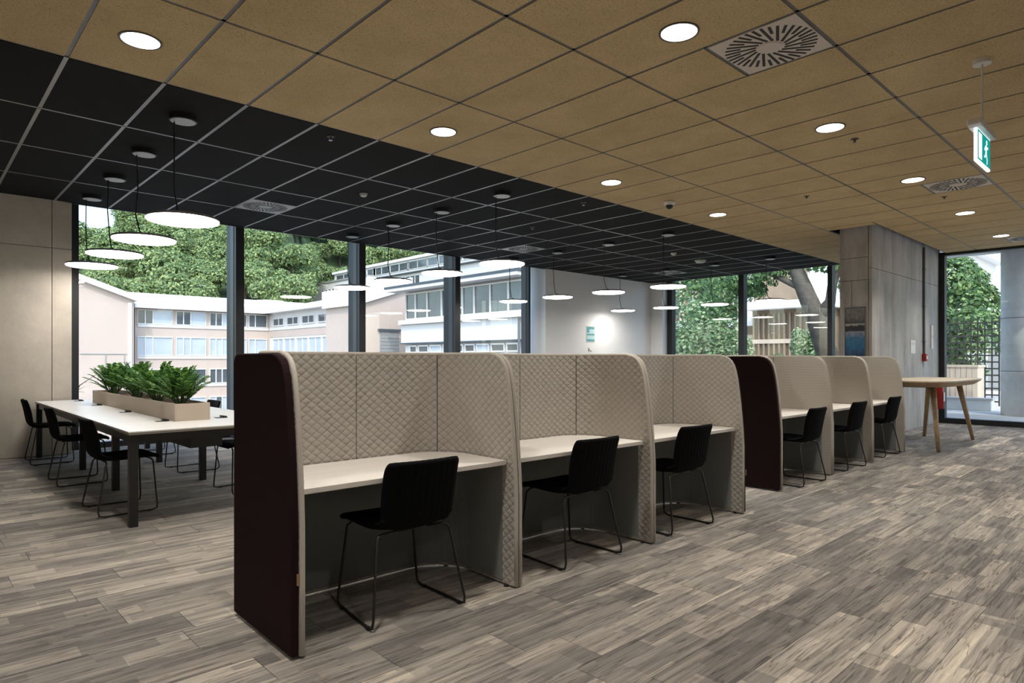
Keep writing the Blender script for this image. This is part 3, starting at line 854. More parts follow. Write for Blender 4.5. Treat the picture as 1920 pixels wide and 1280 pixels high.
# ------------------------------------------------------------------ pendants
DISC_Z = 2.455
can_me = MB().lathe([(.105, 0), (.11, .004), (.11, .046)], n=28).mesh('canopy', 'black_metal', smooth=False)
can_face = MB().lathe([(.098, -.0025), (.098, .0005)], n=28).mesh('canopy_face', 'canopy')
body_me = MB().lathe([(.287, 0.0), (.287, .018), (.27, .024), (.06, .028), (.045, .05)], n=48).mesh('housing', 'steel_grey')
lens_me = MB().lathe([(.268, -.016), (.281, -.012), (.284, -.0005)], n=48).mesh('diffuser', 'disc')
ROWN = ['over the planter table', 'in the second row from the planter table', 'in the third row from the planter table', 'in the row by the far windows']
POSN = ['closest to the tan ceiling', 'second from the tan ceiling', 'third from the tan ceiling', 'closest to the window wall']
for i, x in enumerate((1.737, 5.445, 9.153, 12.861)):
    for j, y in enumerate((5.969, 7.205, 8.441, 9.677)):
        t = thing('pendant_lamp', 'disc pendant lamp %s, %s' % (ROWN[i], POSN[j]), 'pendant lamp', (x, y, DISC_Z), 0, 'disc pendant lamps under the black ceiling')
        link('housing', body_me, t, (0, 0, 0)); link('diffuser', lens_me, t)
        top = CEIL - DISC_Z - .050
        c = link('canopy', can_me, t, (0, 0, top)); link('canopy_face', can_face, c)
        ox, oy = -.055, .052
        sw = .012 * math.sin(i * 3 + j * 2)
        MB().tube([(ox, oy, top), (ox + sw, oy, top * .6), (ox - sw, oy, .25), (ox * .6, oy * .6, .08), (0, 0, .048)], .0065, 6).build('cable', 'plastic', t, smooth=True)

# ------------------------------------------------------------------ downlights
ring_me = MB().lathe([(.128, .006), (.127, 0), (.114, 0), (.113, .006)], n=36, caps=False).mesh('trim_ring', 'ring')
dl_me = MB().lathe([(.112, .001), (.112, .004)], n=36).mesh('lens', 'lens')
DL_LIGHT = bpy.data.lights.new('downlight_lamp', 'AREA')
DL_LIGHT.shape = 'DISK'; DL_LIGHT.size = .222; DL_LIGHT.energy = DOWNLIGHT_WATTS; DL_LIGHT.spread = DOWNLIGHT_SPREAD
DL_LIGHT.color = (1.0, 0.955, 0.885)
def downlight(x, y, label):
    t = thing('downlight', label, 'downlight', (x, y, CEIL - .011), 0, 'round downlights in the tan ceiling')
    link('trim_ring', ring_me, t); link('lens', dl_me, t)
    lo = link('lamp', DL_LIGHT, t, (0, 0, .0005))
for k in range(4): downlight(GX0 + TX * (.5 + 4 * k), GY0 + 2.5 * TY, 'round downlight beside the black ceiling, %s from the concrete corner' % ORD[k])
for k in range(6): downlight(GX0 + TX * (.5 + 4 * k), GY0 + .5 * TY, 'round downlight in the row with the swirl vents, %s of six' % ORD[k])
for k in range(8): downlight(GX0 + TX * (.5 + 4 * (k - 2)), GY0 - 1.5 * TY, 'round downlight above the aisle outside the picture, %s of eight' % ORD[k])
for k in range(2): downlight(GX0 + TX * (.5 + 4 * (k - 2)), GY0 + .5 * TY, 'round downlight above the open floor outside the picture, %s of two' % ORD[k])

# ------------------------------------------------------------------ swirl vents
plate_me = {}
for mt in ('vent', 'vent_grey'):
    plate_me[mt] = MB().box(.016, TX - .016, .016, TX - .016, 0, .014).mesh('face_plate', mt, bevel=.002)
hub_me = {mt: MB().lathe([(.075, -.004), (.075, .002)], n=24).mesh('hub', mt) for mt in ('vent', 'vent_grey')}
long_me = MB().box(.085, .288, -.0095, .0095, -.0016, .001).mesh('slot', 'slot')
short_me = MB().box(.190, .288, -.0095, .0095, -.0016, .001).mesh('slot', 'slot')
def vent(x, y, mt, label):
    t = thing('ceiling_vent', label, 'vent', (x, y, CEIL - .006), 0, 'square swirl vents in the ceiling')
    link('face_plate', plate_me[mt], t)
    link('hub', hub_me[mt], t, (TX / 2, TX / 2, 0))
    for k in range(36):
        o = link('slot', long_me if k % 2 else short_me, t); a = 2 * PI * k / 36
        o.location = (TX / 2 + .045 * math.cos(a + PI / 2), TX / 2 + .045 * math.sin(a + PI / 2), 0)
        o.rotation_euler = (0, 0, a - .10)
for (x, y), l in zip(VENTS_TAN, ('large square swirl vent between tan tiles, closest to the pods', 'square swirl vent in the tan ceiling beyond the exit sign', 'square swirl vent in the tan ceiling before the glazed front')): vent(x, y, 'vent', l)
for (x, y), l in zip(VENTS_BLK, ('grey square vent in the black ceiling near the planter table', 'grey square vent in the middle of the black ceiling', 'grey square vent in the black ceiling by the far windows')): vent(x, y, 'vent_grey', l)

# ------------------------------------------------------------------ small ceiling fittings
smoke_prof = [(.055, .012), (.052, -.012), (.04, -.028), (.012, -.034)]
for x, y, s, l in ((4.209, 7.205, .8, 'small white smoke detector on the black ceiling beyond the planter table'),
                   (12.24, 7.19, 2.0, 'wide white detector on the black ceiling by the far windows'),
                   (11.0, 7.05, 1.0, 'small round white detector on the black ceiling, mid room')):
    t = thing('smoke_detector', l, 'smoke detector', (x, y, CEIL - .016), 0)
    MB().lathe([(r * s, z * min(s, 1.3)) for r, z in smoke_prof], n=22).build('body', 'white_plastic', t, smooth=True)
    MB().lathe([(.062 * s, .008), (.062 * s, .014)], n=22).build('base_ring', 'white_plastic', t)
spr_body = MB().lathe([(.035, .008), (.035, .004), (.012, .003), (.009, -.022)], n=16).mesh('rosette', 'ring')
spr_def = MB().lathe([(.018, -.030), (.018, -.027)], n=14).mesh('deflector', 'chrome')
spr_arm = MB().tube([(-.010, 0, -.004), (-.012, 0, -.016), (0, 0, -.028), (.012, 0, -.016), (.010, 0, -.004)], .002, 5).mesh('frame_arm', 'chrome')
for x, y, l in ((6.55, 2.22, 'tiny sprinkler head in the tan ceiling between downlights'), (8.40, 3.42, 'tiny sprinkler head in the tan ceiling above the second pod row'),
                (9.72, 2.22, 'tiny sprinkler head beyond the swirl vent in the tan ceiling'), (2.90, 5.56, 'tiny sprinkler head at the near edge of the black ceiling'),
                (7.20, 7.18, 'tiny sprinkler head in the middle of the black ceiling'), (6.58, 5.60, 'tiny sprinkler head along the black ceiling edge, mid room')):
    t = thing('sprinkler_head', l, 'sprinkler', (x, y, CEIL - .012), 0, 'sprinkler heads')
    link('rosette', spr_body, t); link('deflector', spr_def, t); link('frame_arm', spr_arm, t)
t = thing('dome_camera', 'small white security camera with dark dome on the tan ceiling', 'camera', (7.36, 4.78, CEIL - .005), 0)
MB().lathe([(.075, 0), (.075, -.02), (.06, -.05), (.052, -.052)], n=24).build('housing', 'white_plastic', t, smooth=True)
MB().lathe([(.050, -.050), (.046, -.075), (.030, -.095), (.008, -.102)], n=20).build('dome', 'dark_dome', t, smooth=True)

# exit sign
t = thing('exit_sign', 'green lit exit sign hanging on a rod from the tan ceiling', 'exit sign', (5.47, 1.025, 2.615), 0)
MB().lathe([(.055, .700), (.055, .730)], n=22).build('ceiling_rose', 'white_plastic', t)
MB().tube([(0, 0, .26), (0, 0, .70)], .007, 8).build('rod', 'white_plastic', t)
MB().prism([(-.24, .225), (-.24, .262), (.24, .262), (.24, .225), (.20, .213), (-.20, .213)], 'y', -.04, .04).build('holder', 'white_plastic', t, bevel=.006)
MB().box(-.20, .20, -.010, .010, -.012, .213).build('lit_panel', 'white_sign', t, bevel=.003)
fp = MB().box(-.185, .190, -.0115, -.0102, .004, .205).build('sign_face', 'green_sign', t)
MB().box(-.165, -.07, -.0128, -.0118, .015, .19).build('door_symbol', 'white_sign', fp)
man = MB()
man.lathe([(.018, 0), (.018, .001)], n=16)
man.v = [(a + .075, -.0120 - c_, b + .165) for a, b, c_ in man.v]
for poly in ([(.045, .145), (.085, .14), (.075, .085), (.04, .09)], [(.042, .142), (.052, .128), (.022, .10), (.004, .108)], [(.08, .138), (.088, .122), (.122, .128), (.118, .142)],
             [(.04, .095), (.062, .09), (.040, .055), (.005, .05), (.005, .066), (.03, .07)], [(.06, .092), (.076, .086), (.098, .05), (.092, .014), (.076, .016), (.08, .046)]):
    man.prism(poly, 'y', -.0128, -.0118)
man.build('running_figure', 'white_sign', fp)

# ------------------------------------------------------------------ wall fittings
t = thing('wall_notice', 'small teal and white notice on the white wall', 'sign', (12.365, YW - .004, 1.70), 0)
MB().box(-.165, .165, -.004, .004, -.02, .38).build('backing', 'white_plastic', t)
MB().box(-.145, .145, -.0052, -.0042, .21, .36).build('upper_panel', 'teal', t)
MB().box(-.05, .145, -.0062, -.0054, .215, .30).build('picture', 'pale_teal', t)
MB().box(-.145, .145, -.0052, -.0042, .0, .19).build('lower_panel', 'pale_teal', t)
MB().box(-.145, .145, -.0062, -.0054, .145, .19).build('band', 'teal', t)
MB().box(-.145, .145, -.0062, -.0054, .0, .05).build('band', 'teal', t)
t = thing('wall_hook', 'small grey hook below the teal notice on the white wall', 'hook', (12.30, YW - .002, 1.45), 0)
MB().box(-.02, .02, -.006, .002, 0, .09).build('plate', 'chrome', t)
MB().tube([(0, -.006, .05), (.01, -.03, .03), (.03, -.05, .0), (.05, -.055, .01)], .008, 7).build('prong', 'steel_grey', t)

t = thing('framed_print', 'framed blue seascape print on the end of the concrete wall', 'picture', (COLX0 - .014, 3.745, 1.00), 0)
pr = MB().box(-.004, .004, -.145, .145, .02, 1.07).build('print', 'poster', t)
for a in ((-.153, -.145, 0, 1.09), (.145, .153, 0, 1.09)): MB().box(-.012, .012, a[0], a[1], a[2], a[3]).build('frame_side', 'steel_grey', t)
for a in ((0, .02), (1.07, 1.09)): MB().box(-.012, .012, -.145, .145, a[0], a[1]).build('frame_rail', 'steel_grey', t)

t = thing('fire_call_point', 'red fire call point under a grey conduit on the concrete wall', 'fire alarm', (13.83, COLY0, 1.22), 0)
MB().tube([(0, -.02, .12), (0, -.02, 2.12)], .02, 10).build('conduit', 'steel_grey', t)
MB().box(-.07, .07, -.07, -.001, 0, .14).build('box', 'red', t, bevel=.012)
MB().box(-.04, .04, -.074, -.0702, .04, .10).build('glass_plate', 'white_plastic', t)
for z in (.35, 1.0, 1.7): MB().box(-.035, .035, -.045, -.001, z, z + .03).build('saddle_clip', 'steel_grey', t)
t = thing('door_plate', 'narrow white vertical plate on the concrete wall near the glazing', 'wall plate', (14.38, COLY0 - .001, 1.46), 0)
MB().box(-.06, .06, -.02, 0, 0, .45).build('plate', 'white_plastic', t, bevel=.004)
MB().box(-.02, .02, -.026, -.0205, .20, .26).build('button', 'vent', t)
t = thing('wall_notice', 'pale notice sheet on the concrete wall left of the conduit', 'sign', (13.20, COLY0 - .001, 1.36), 0)
MB().box(-.14, .14, -.006, 0, 0, .24).build('sheet', 'white_plastic', t)
MB().box(-.10, .10, -.0075, -.0062, .15, .20).build('heading', 'vent', t)
t = thing('fire_extinguisher', 'red fire extinguisher on the concrete wall behind the oak table', 'fire extinguisher', (14.52, COLY0 - .10, .30), 0)
MB().lathe([(.07, 0), (.082, .02), (.082, .42), (.06, .48), (.025, .51), (.025, .54)], n=22).build('cylinder', 'red', t, smooth=True)
MB().box(-.02, .02, -.02, .02, .54, .58).build('valve', 'black_metal', t)
MB().prism([(-.10, .60), (-.10, .615), (.03, .60), (.03, .575)], 'y', -.012, .012).build('lever', 'black_metal', t)
MB().tube([(.02, -.01, .56), (.09, -.03, .52), (.105, -.03, .35), (.10, -.03, .12)], .011, 8).build('hose', 'plastic', t)
MB().box(-.05, .05, -.0835, -.0815, .15, .32).build('label_plate', 'white_plastic', t)
MB().box(-.03, .03, .080, .10, .25, .45).build('bracket', 'black_metal', t)

# ------------------------------------------------------------------ oak high table
t = thing('high_table', 'oak high table with splayed legs beside the concrete wall', 'table', (11.15, 2.72, 0), 0)
def superell(a, b, n, e, z):
    r = []
    for k in range(n):
        c, s = math.cos(2 * PI * k / n), math.sin(2 * PI * k / n)
        r.append((a * math.copysign(abs(c) ** (2 / e), c), b * math.copysign(abs(s) ** (2 / e), s), z))
    return r
HZ = .962
rings = [superell(1.08, .40, 56, 5, HZ - .085), superell(1.20, .47, 56, 5, HZ - .03), superell(1.22, .48, 56, 5, HZ - .016), superell(1.22, .48, 56, 5, HZ)]
mb = MB(); n = 56
mb.add([p for r in rings[:3] for p in r], [(i * n + k, i * n + (k + 1) % n, (i + 1) * n + (k + 1) % n, (i + 1) * n + k) for i in range(2) for k in range(n)] + [tuple(range(n)), tuple(range(2 * n, 3 * n))])
mb.build('under_top', 'oak', t)
mb = MB(); mb.add([(p[0], p[1], HZ - .0155) for p in rings[2]] + rings[3], [(k, (k + 1) % n, n + (k + 1) % n, n + k) for k in range(n)] + [tuple(range(n)), tuple(range(n, 2 * n))])
mb.build('tabletop', 'oak_pale', t)
for sx_ in (-1, 1):
    for sy_ in (-1, 1):
        MB().tube([(.72 * sx_, .20 * sy_, HZ - .088), (.98 * sx_, .33 * sy_, .0)], [.042, .024], 10).build('leg', 'oak', t, smooth=True)
MB().box(-.80, .80, -.22, .22, HZ - .10, HZ - .0855).build('under_frame', 'black_metal', t)

# ================================================================== outdoors
struct(MB().box(-260, 300, 11.2, 420, -6.6, -6.0).build('ground', 'asphalt'))
struct(MB().box(15.45, 120, -60, 11.1, -.5, -.02).build('pavement', 'paving'))
struct(MB().box(15.50, 18.55, 1.2, 4.7, 3.72, 4.0).build('soffit', 'soffit'))
struct(MB().box(15.46, 120, 11.12, 20.0, -6.0, -.03).build('terrace', 'paving'))

def window_unit(parent, axis, plane, a0, a1, z0, z1, panes, mat, fr='render_white', out=-1):
    """window on a facade; axis 'y': plane y = const, a along x; axis 'x': plane x = const, a along y"""
    def B(mb, a, b, c, d, p0, p1):
        if axis == 'y': mb.box(a, b, plane + p0, plane + p1, c, d)
        else: mb.box(plane + p0, plane + p1, a, b, c, d)
        return mb
    lo, hi = min(a0, a1), max(a0, a1); fw = .09
    mb = MB(); B(mb, lo, hi, z0, z0 + fw, -.12, .02); B(mb, lo, hi, z1 - fw, z1, -.12, .02)
    for k in range(len(panes) + 1):
        q = lo + (hi - lo) * (sum(panes[:k]) / sum(panes))
        B(mb, max(lo, q - fw / 2), min(hi, q + fw / 2), z0 + fw, z1 - fw, -.12, .02)
    wobj = mb.build('window', fr, parent)
    for k in range(len(panes)):
        p = lo + (hi - lo) * (sum(panes[:k]) / sum(panes)); q = lo + (hi - lo) * (sum(panes[:k + 1]) / sum(panes))
        m_ = mat[k % len(mat)] if isinstance(mat, (list, tuple)) else mat
        B(MB(), p + fw / 2, q - fw / 2, z0 + fw, z1 - fw, -.03, .01).build('pane', m_, wobj)
    return wobj

# --- long school block across the yard (facade y = 70) and its side wing (x = const)
YA = 70.0
t = thing('school_block', 'long pale school block with bands of windows across the yard', 'building', (0, 0, -6))
def lz(z): return z + 6.0
xa, xb = on_y(253, 600, YA).x, on_y(505, 600, YA).x
ze = on_y(253, 577, YA).z
zw = [(on_y(257, b, YA).z, on_y(257, a, YA).z) for a, b in ((579, 607), (630, 667), (692, 722), (748, 780))]
MB().box(xa, xb + 14, YA, YA + 12, 0, lz(ze)).build('wall', 'render_pink', t)
MB().prism([(YA - .9, lz(ze)), (YA - .9, lz(ze) + .35), (YA + 6, lz(on_y(300, 551, YA + 6).z)), (YA + 13, lz(ze) + .35), (YA + 13, lz(ze))], 'x', xa - .2, xb + 14).build('roof', 'roof_white', t)
groups = [((257, 323), (1, 1, 2.6), 0), ((330, 386), (1, 1, 2.2), 1), ((393, 432), (1, 1, 1.4), 2), ((437, 462), (1, 1), 0), ((466, 500), (1, 1.8), 1)]
for ri, (z0, z1) in enumerate(zw):
    for (p0, p1), ps, q in groups:
        mats = (['glass_far', 'glass_far', 'glass_pale'], ['glass_pale'], ['glass_far'], ['glass_pale', 'glass_far'])[ri]
        window_unit(t, 'y', YA, on_y(p0, 600, YA).x, on_y(p1, 600, YA).x, lz(z0), lz(z1), ps, mats)
    MB().box(xa + .2, xb - .1, YA - .10, YA, lz(z0) - .28, lz(z0) - .02).build('sill_band', 'render_white', t)
# blank gable wing
x0, x1 = on_y(100, 600, YA - 2).x, on_y(251, 600, YA - 2).x
gl, gr = on_y(100, 507, YA - 2).z, on_y(251, 564, YA - 2).z
gb = thing('gable_wing', 'blank pale pink gable wall with a sloping roof, next to the concrete wall', 'building', (0, 0, -6))
MB().prism([(x0, 0), (x1, 0), (x1, lz(gr)), (x0, lz(gl))], 'y', YA - 2, YA + 10).build('wall', 'render_pink', gb)
MB().prism([(x0, lz(gl)), (x1 + .2, lz(gr) - .05), (x1 + .2, lz(gr) + .45), (x0, lz(gl) + .5)], 'y', YA - 2.5, YA + 10).build('roof', 'roof_white', gb)
MB().box(x1 - .5, x1 - .2, YA - 2.2, YA - 2.0, 0, lz(gr) - .2).build('downpipe', 'render_white', gb)
for px in (198, 233): MB().box(on_y(px, 600, YA - 2).x - .05, on_y(px, 600, YA - 2).x + .05, YA - 2.05, YA - 2, 0, lz(on_y(px, 663, YA - 2).z)).build('wall_pipe', 'shutter', gb)
MB().box(on_y(150, 600, YA - 2).x, x1 - .6, YA - 2.06, YA - 2, lz(on_y(200, 664, YA - 2).z), lz(on_y(200, 662.5, YA - 2).z)).build('string_course', 'shutter', gb)
# side wing
XB = xb
t = thing('side_wing', 'white school wing with narrow window bands meeting the long block', 'building', (0, 0, -6))
MB().box(XB, XB + 14, 50.2, YA - .05, 0, lz(ze)).build('wall', 'render_white', t)
MB().prism([(XB - .9, lz(ze)), (XB - .9, lz(ze) + .35), (XB + 7, lz(ze) + 2.1), (XB + 15, lz(ze) + .35), (XB + 15, lz(ze))], 'y', 50.0, YA).build('roof', 'roof_white', t)
for ri, (z0, z1) in enumerate(zw[:3]):
    y = YA - 1.2; k = 0
    while y > 51.5:
        wlen = 2.6
        if not (ri == 0 and y < 57): window_unit(t, 'x', XB, y - wlen, y, lz(z0) + (.15 if ri == 0 else 0), lz(z1) - (.45 if ri == 0 else 0), (1, 1.2), (['glass_far', 'glass_far', 'glass_pale', 'glass_far'] if ri != 1 else ['glass_pale', 'glass_pale']), out=-1)
        y -= wlen + (.9 if ri != 1 else .25); k += 1
    MB().box(XB - .10, XB, 50.3, YA - .3, lz(z0) - .28, lz(z0) - .02).build('sill_band', 'render_white', t)
MB().box(XB - .04, XB, 50.3, YA - .2, lz(zw[1][1]) + .15, lz(zw[0][0]) - .35).build('spandrel', 'render_pink', t)

# --- gabled annex with roller shutter (plane y = 44)
YC = 44.0
t = thing('shutter_annex', 'pale pink annex with a grey roller shutter beyond the mullion', 'building', (0, 0, -6))
x0, x1 = on_y(676, 600, YC).x, on_y(770, 600, YC).x
z0, z1 = on_y(676, 569, YC).z, on_y(770, 541, YC).z
MB().prism([(x0, 0), (x1, 0), (x1, lz(z1)), (x0, lz(z0))], 'y', YC, YC + 5.6).build('wall', 'render_pink', t)
MB().prism([(x0 - .3, lz(z0) - .1), (x1, lz(z1)), (x1, lz(z1) + .9), (x0 - .3, lz(z0) + 1.3)], 'y', YC - .3, YC + 5.7).build('roof', 'roof_white', t)
s0, s1 = on_y(712, 640, YC), on_y(747, 640, YC)
sh = MB().box(s0.x, s1.x, YC - .06, YC + .05, lz(on_y(730, 700, YC).z), lz(on_y(730, 621, YC).z)).build('roller_shutter', 'shutter', t)
for k in range(12):
    zz = lz(on_y(730, 698 - 6.4 * k, YC).z)
    MB().box(s0.x + .05, s1.x - .05, YC - .085, YC - .06, zz, zz + .19).build('slat', 'shutter', sh)
MB().box(s0.x - .2, s1.x + .1, YC - .22, YC - .0, lz(on_y(730, 621, YC).z), lz(on_y(730, 617, YC).z)).build('shutter_box', 'roof_dark', t)

# --- modern pavilion (facade x = XD)
XD = 26.6
t = thing('glazed_pavilion', 'white pavilion with big upper windows and a dark roof edge', 'building', (0, 0, -6))
ya, yb = on_x(752, 600, XD).y, on_x(981, 600, XD).y
def zx(px, py): return on_x(px, py, XD).z
ztop_ = zx(900, 522)
wt, wbm = zx(900, 533), zx(900, 589)
MB().box(XD + .25, XD + 9, yb + .2, ya - .2, 0, lz(ztop_)).build('core_wall', 'render_white', t)
MB().prism([(XD - .9, lz(ztop_)), (XD - .9, lz(ztop_) + .16), (XD + 9.2, lz(ztop_) + .6), (XD + 9.2, lz(ztop_))], 'y', yb - .5, ya + .9).build('roof', 'roof_dark', t)
MB().box(XD - .86, XD + .3, yb - .4, ya + .8, lz(ztop_) - .22, lz(ztop_) - .005).build('eave', 'render_white', t)
ys = [on_x(p, 600, XD).y for p in (760, 778, 800, 827, 846, 866, 888, 918, 952, 978)]
for k in range(len(ys) - 1):
    window_unit(t, 'x', XD + .12, ys[k + 1], ys[k], lz(wbm), lz(wt), (1,), ['glass_far'])
MB().box(XD - .25, XD + .25, yb, ya, lz(zx(900, 599)), lz(wbm) - .02).build('ledge', 'render_white', t)
MB().box(XD, XD + .25, yb, ya, lz(zx(900, 638)), lz(zx(900, 599)) - .01).build('fascia', 'render_white', t)
MB().box(XD - .06, XD + .25, yb, ya, lz(zx(900, 641)), lz(zx(900, 638)) - .005).build('drip_edge', 'roof_dark', t)
ys = [on_x(p, 600, XD).y for p in (764, 780, 802, 826, 848, 867, 889, 916, 945, 971)]
for k in range(len(ys) - 1):
    window_unit(t, 'x', XD + .20, ys[k + 1] + .1, ys[k] - .1, lz(zx(900, 660)), lz(zx(900, 644)), (1,), ['glass_far', 'glass_pale'][k % 4 == 2:])
MB().box(XD + .05, XD + .25, yb, ya, 0, lz(zx(900, 662))).build('base_wall', 'render_white', t)
MB().tube([(XD - .1, yb + .25, 0), (XD - .1, yb + .25, lz(zx(980, 596)))], .08, 8).build('downpipe', 'steel_grey', t)

# --- tall block on the hillside
XE = 70.0
t = thing('hillside_block', 'tall white block on the hillside with two rows of small windows', 'building', (0, 0, -6))
y0, y1 = on_x(1000, 600, XE).y, on_x(627, 600, XE).y
zt = on_x(693, 502, XE).z
MB().box(XE, XE + 14, y0, y1, 0, lz(zt)).build('wall', 'render_white', t)
MB().box(XE - .4, XE + 14.4, y0 - .4, y1 + .4, lz(zt), lz(zt) + .5).build('roof', 'roof_white', t)
MB().box(XE - .5, XE, y0, y1, lz(on_x(760, 514, XE).z), lz(on_x(760, 512, XE).z)).build('string_course', 'roof_dark', t)
for p in (638, 652, 666, 680, 697, 708, 724, 740, 758, 774, 793, 811, 834, 856, 880, 905, 930):
    yy = on_x(p, 600, XE).y
    window_unit(t, 'x', XE, yy - 1.65, yy + 1.65, lz(on_x(760, 507, XE).z), lz(on_x(760, 492, XE).z), (1,), 'glass_far')
for p in (697, 705, 714, 722, 733, 744, 756, 765, 774, 783):
    yy = on_x(p, 600, XE).y
    window_unit(t, 'x', XE, yy - .75, yy + .75, lz(on_x(760, 536, XE).z), lz(on_x(760, 519, XE).z), (1,), 'glass_far')
t = thing('stepped_block', 'low white flat-roofed block in front of the hillside trees', 'building', (0, 0, -6))
XS = 67.0
y0, y1 = on_x(688, 600, XS).y, on_x(583, 600, XS).y
zt = on_x(600, 533, XS).z
MB().box(XS, XS + 2.2, y0, y1, 0, lz(zt)).build('wall', 'render_white', t)
MB().box(XS - .2, XS + 2.25, y0, y1 + .2, lz(zt), lz(zt) + .3).build('roof', 'shutter', t)
for k in range(8):
    yy = on_x(606 + 6.5 * k, 600, XS).y
    window_unit(t, 'x', XS, yy - .42, yy + .42, lz(on_x(630, 552, XS).z), lz(on_x(630, 540, XS).z), (1,), 'glass_far')

# --- wooded hillside
def hill_z(px, d):
    # px: viewing azimuth in picture columns, d: distance along the view axis
    k = min(max((px - 545) / 32.0, 0), 1)
    base = -5 + max(0, d - 92) * .53
    if px < 225: base = min(base, 21.5)
    right = -5 + max(0, d - 168) * 1.05
    return base * (1 - k) + right * k
def polar(px, d):
    u = (px - 960) / FPX
    return (CY + SY * u) * d, (SY - CY * u) * d
NPX, ND = 40, 30
hv = []; hf = []
for a in range(NPX + 1):
    px = -600 + 1700 * a / NPX
    for b in range(ND + 1):
        d = 88 + 150 * b / ND
        x, y = polar(px, d); hv.append((x, y, hill_z(px, d)))
for a in range(NPX):
    for b in range(ND):
        i = a * (ND + 1) + b; hf.append((i, i + ND + 1, i + ND + 2, i + 1))
struct(MB().add(hv, hf).build('hillside', 'hill', smooth=True))

def crown_mesh(seed, lobes, nleaf, size, mat, flat=1.0):
    r = random.Random(seed); mb = MB()
    for k in range(nleaf):
        cx, cy, cz, rx, rz = lobes[r.randrange(len(lobes))]
        while True:
            v = Vector((r.gauss(0, 1), r.gauss(0, 1), r.gauss(0, 1)))
            if v.length > .1: break
        v.normalize()
        if v.z < -.55: v.z = -v.z
        q = r.uniform(.80, 1.03)
        p = Vector((cx + v.x * rx * q, cy + v.y * rx * q, cz + v.z * rz * q))
        nrm = (v + Vector((r.gauss(0, .45), r.gauss(0, .45), r.gauss(0, .45) + .25))).normalized()
        t1 = nrm.cross(Vector((r.gauss(0, 1), r.gauss(0, 1), r.gauss(0, 1)))).normalized(); t2 = nrm.cross(t1)
        s = size * r.uniform(.6, 1.25)
        mb.add([p - t1 * s, p + t2 * s * .55, p + t1 * s, p - t2 * s * .55], [(0, 1, 2, 3)])
    return mb.mesh('crown', mat, fix=False)
def rnd_lobes(seed, n, R, H):
    r = random.Random(seed); L = []
    for k in range(n):
        a = r.random() * 2 * PI; q = math.sqrt(r.random()) * R * .62
        L.append((q * math.cos(a), q * math.sin(a), H * r.uniform(-.25, .35), R * r.uniform(.34, .52), H * r.uniform(.32, .5)))
    return L
hill_crowns = [crown_mesh(20 + k, rnd_lobes(40 + k, 11, 5.0, 4.4), 4200, .29, 'leaf_hill') for k in range(5)]
trunk_me = MB().tube([(0, 0, 0), (.1, 0, 3), (0, .1, 6.5)], [.35, .25, .15], 7).mesh('trunk', 'bark_dark')
rng = random.Random(5)
row = 0; d = 94.0
while d < 206:
    px = -60 + (row % 2) * 34
    step = 8.0 / d * FPX * .92
    while px < 860:
        q = px + rng.uniform(-.25, .25) * step; dd = d + rng.uniform(-2.5, 2.5)
        ok = not (q > 572 and dd < 172)
        if q < 215 and dd > 143: ok = False
        if q < 500 and dd < 112: ok = False                    # hidden behind the school block
        z = hill_z(q, dd)
        pr_ = HORIZON - FPX * (z + 11 - EYE) / dd
        if ok and pr_ > 250:
            x, y = polar(q, dd)
            t = thing('hillside_tree', 'leafy green tree on the wooded hillside behind the school buildings', 'tree', (x, y, z - .5), rng.random() * 6.28, 'trees on the hillside')
            s = rng.uniform(.85, 1.2)
            t.scale = (s, s, s)
            link('crown', hill_crowns[rng.randrange(5)], t, (0, 0, 6.2)); link('trunk', trunk_me, t)
        px += step
    d += 6.2; row += 1

for k in range(18):
    q = 538 + 4.2 * (k % 9) * 2; dd = (176 if k < 9 else 192) + rng.uniform(-3, 3)
    x, y = polar(q, dd)
    t = thing('hillside_tree', 'leafy green tree on the wooded hillside behind the school buildings', 'tree', (x, y, hill_z(q, dd) - 1.5 + (4 if 545 < q < 590 else 0)), rng.random() * 6.28, 'trees on the hillside')
    link('crown', hill_crowns[rng.randrange(5)], t, (0, 0, 6.2)); link('trunk', trunk_me, t)

# --- bare shrub outside, next to the concrete wall
t = thing('bare_shrub', 'bare twiggy shrub outside the window next to the concrete wall', 'shrub', (3.0, 19.2, -6.0))
rng = random.Random(9); mb = MB(); tw = MB()
mb.tube([(0, 0, 0), (.1, .1, 3.4), (-.1, .0, 6.0)], [.08, .06, .03], 7)
for k in range(26):
    z = rng.uniform(4.6, 6.6); a = rng.random() * 6.28; L = rng.uniform(.5, 1.1)
    p0 = Vector((-.05, .05, z - .5)); p1 = p0 + Vector((math.cos(a) * L * .6, math.sin(a) * L * .6, rng.uniform(.2, .6))); p2 = p1 + Vector((math.cos(a + .4) * L * .5, math.sin(a + .4) * L * .5, rng.uniform(-.1, .35)))
    tw.tube([p0, p1, p2], [.018, .011, .004], 5)
    for m_ in range(5):
        q = p1.lerp(p2, rng.random()); e = q + Vector((rng.uniform(-.25, .25), rng.uniform(-.25, .25), rng.uniform(-.1, .22)))
        tw.tube([q, e], [.006, .003], 4)
mb.build('stem', 'bark_dark', t); tag(tw.build('twigs', 'bark_dark', t), kind='stuff')

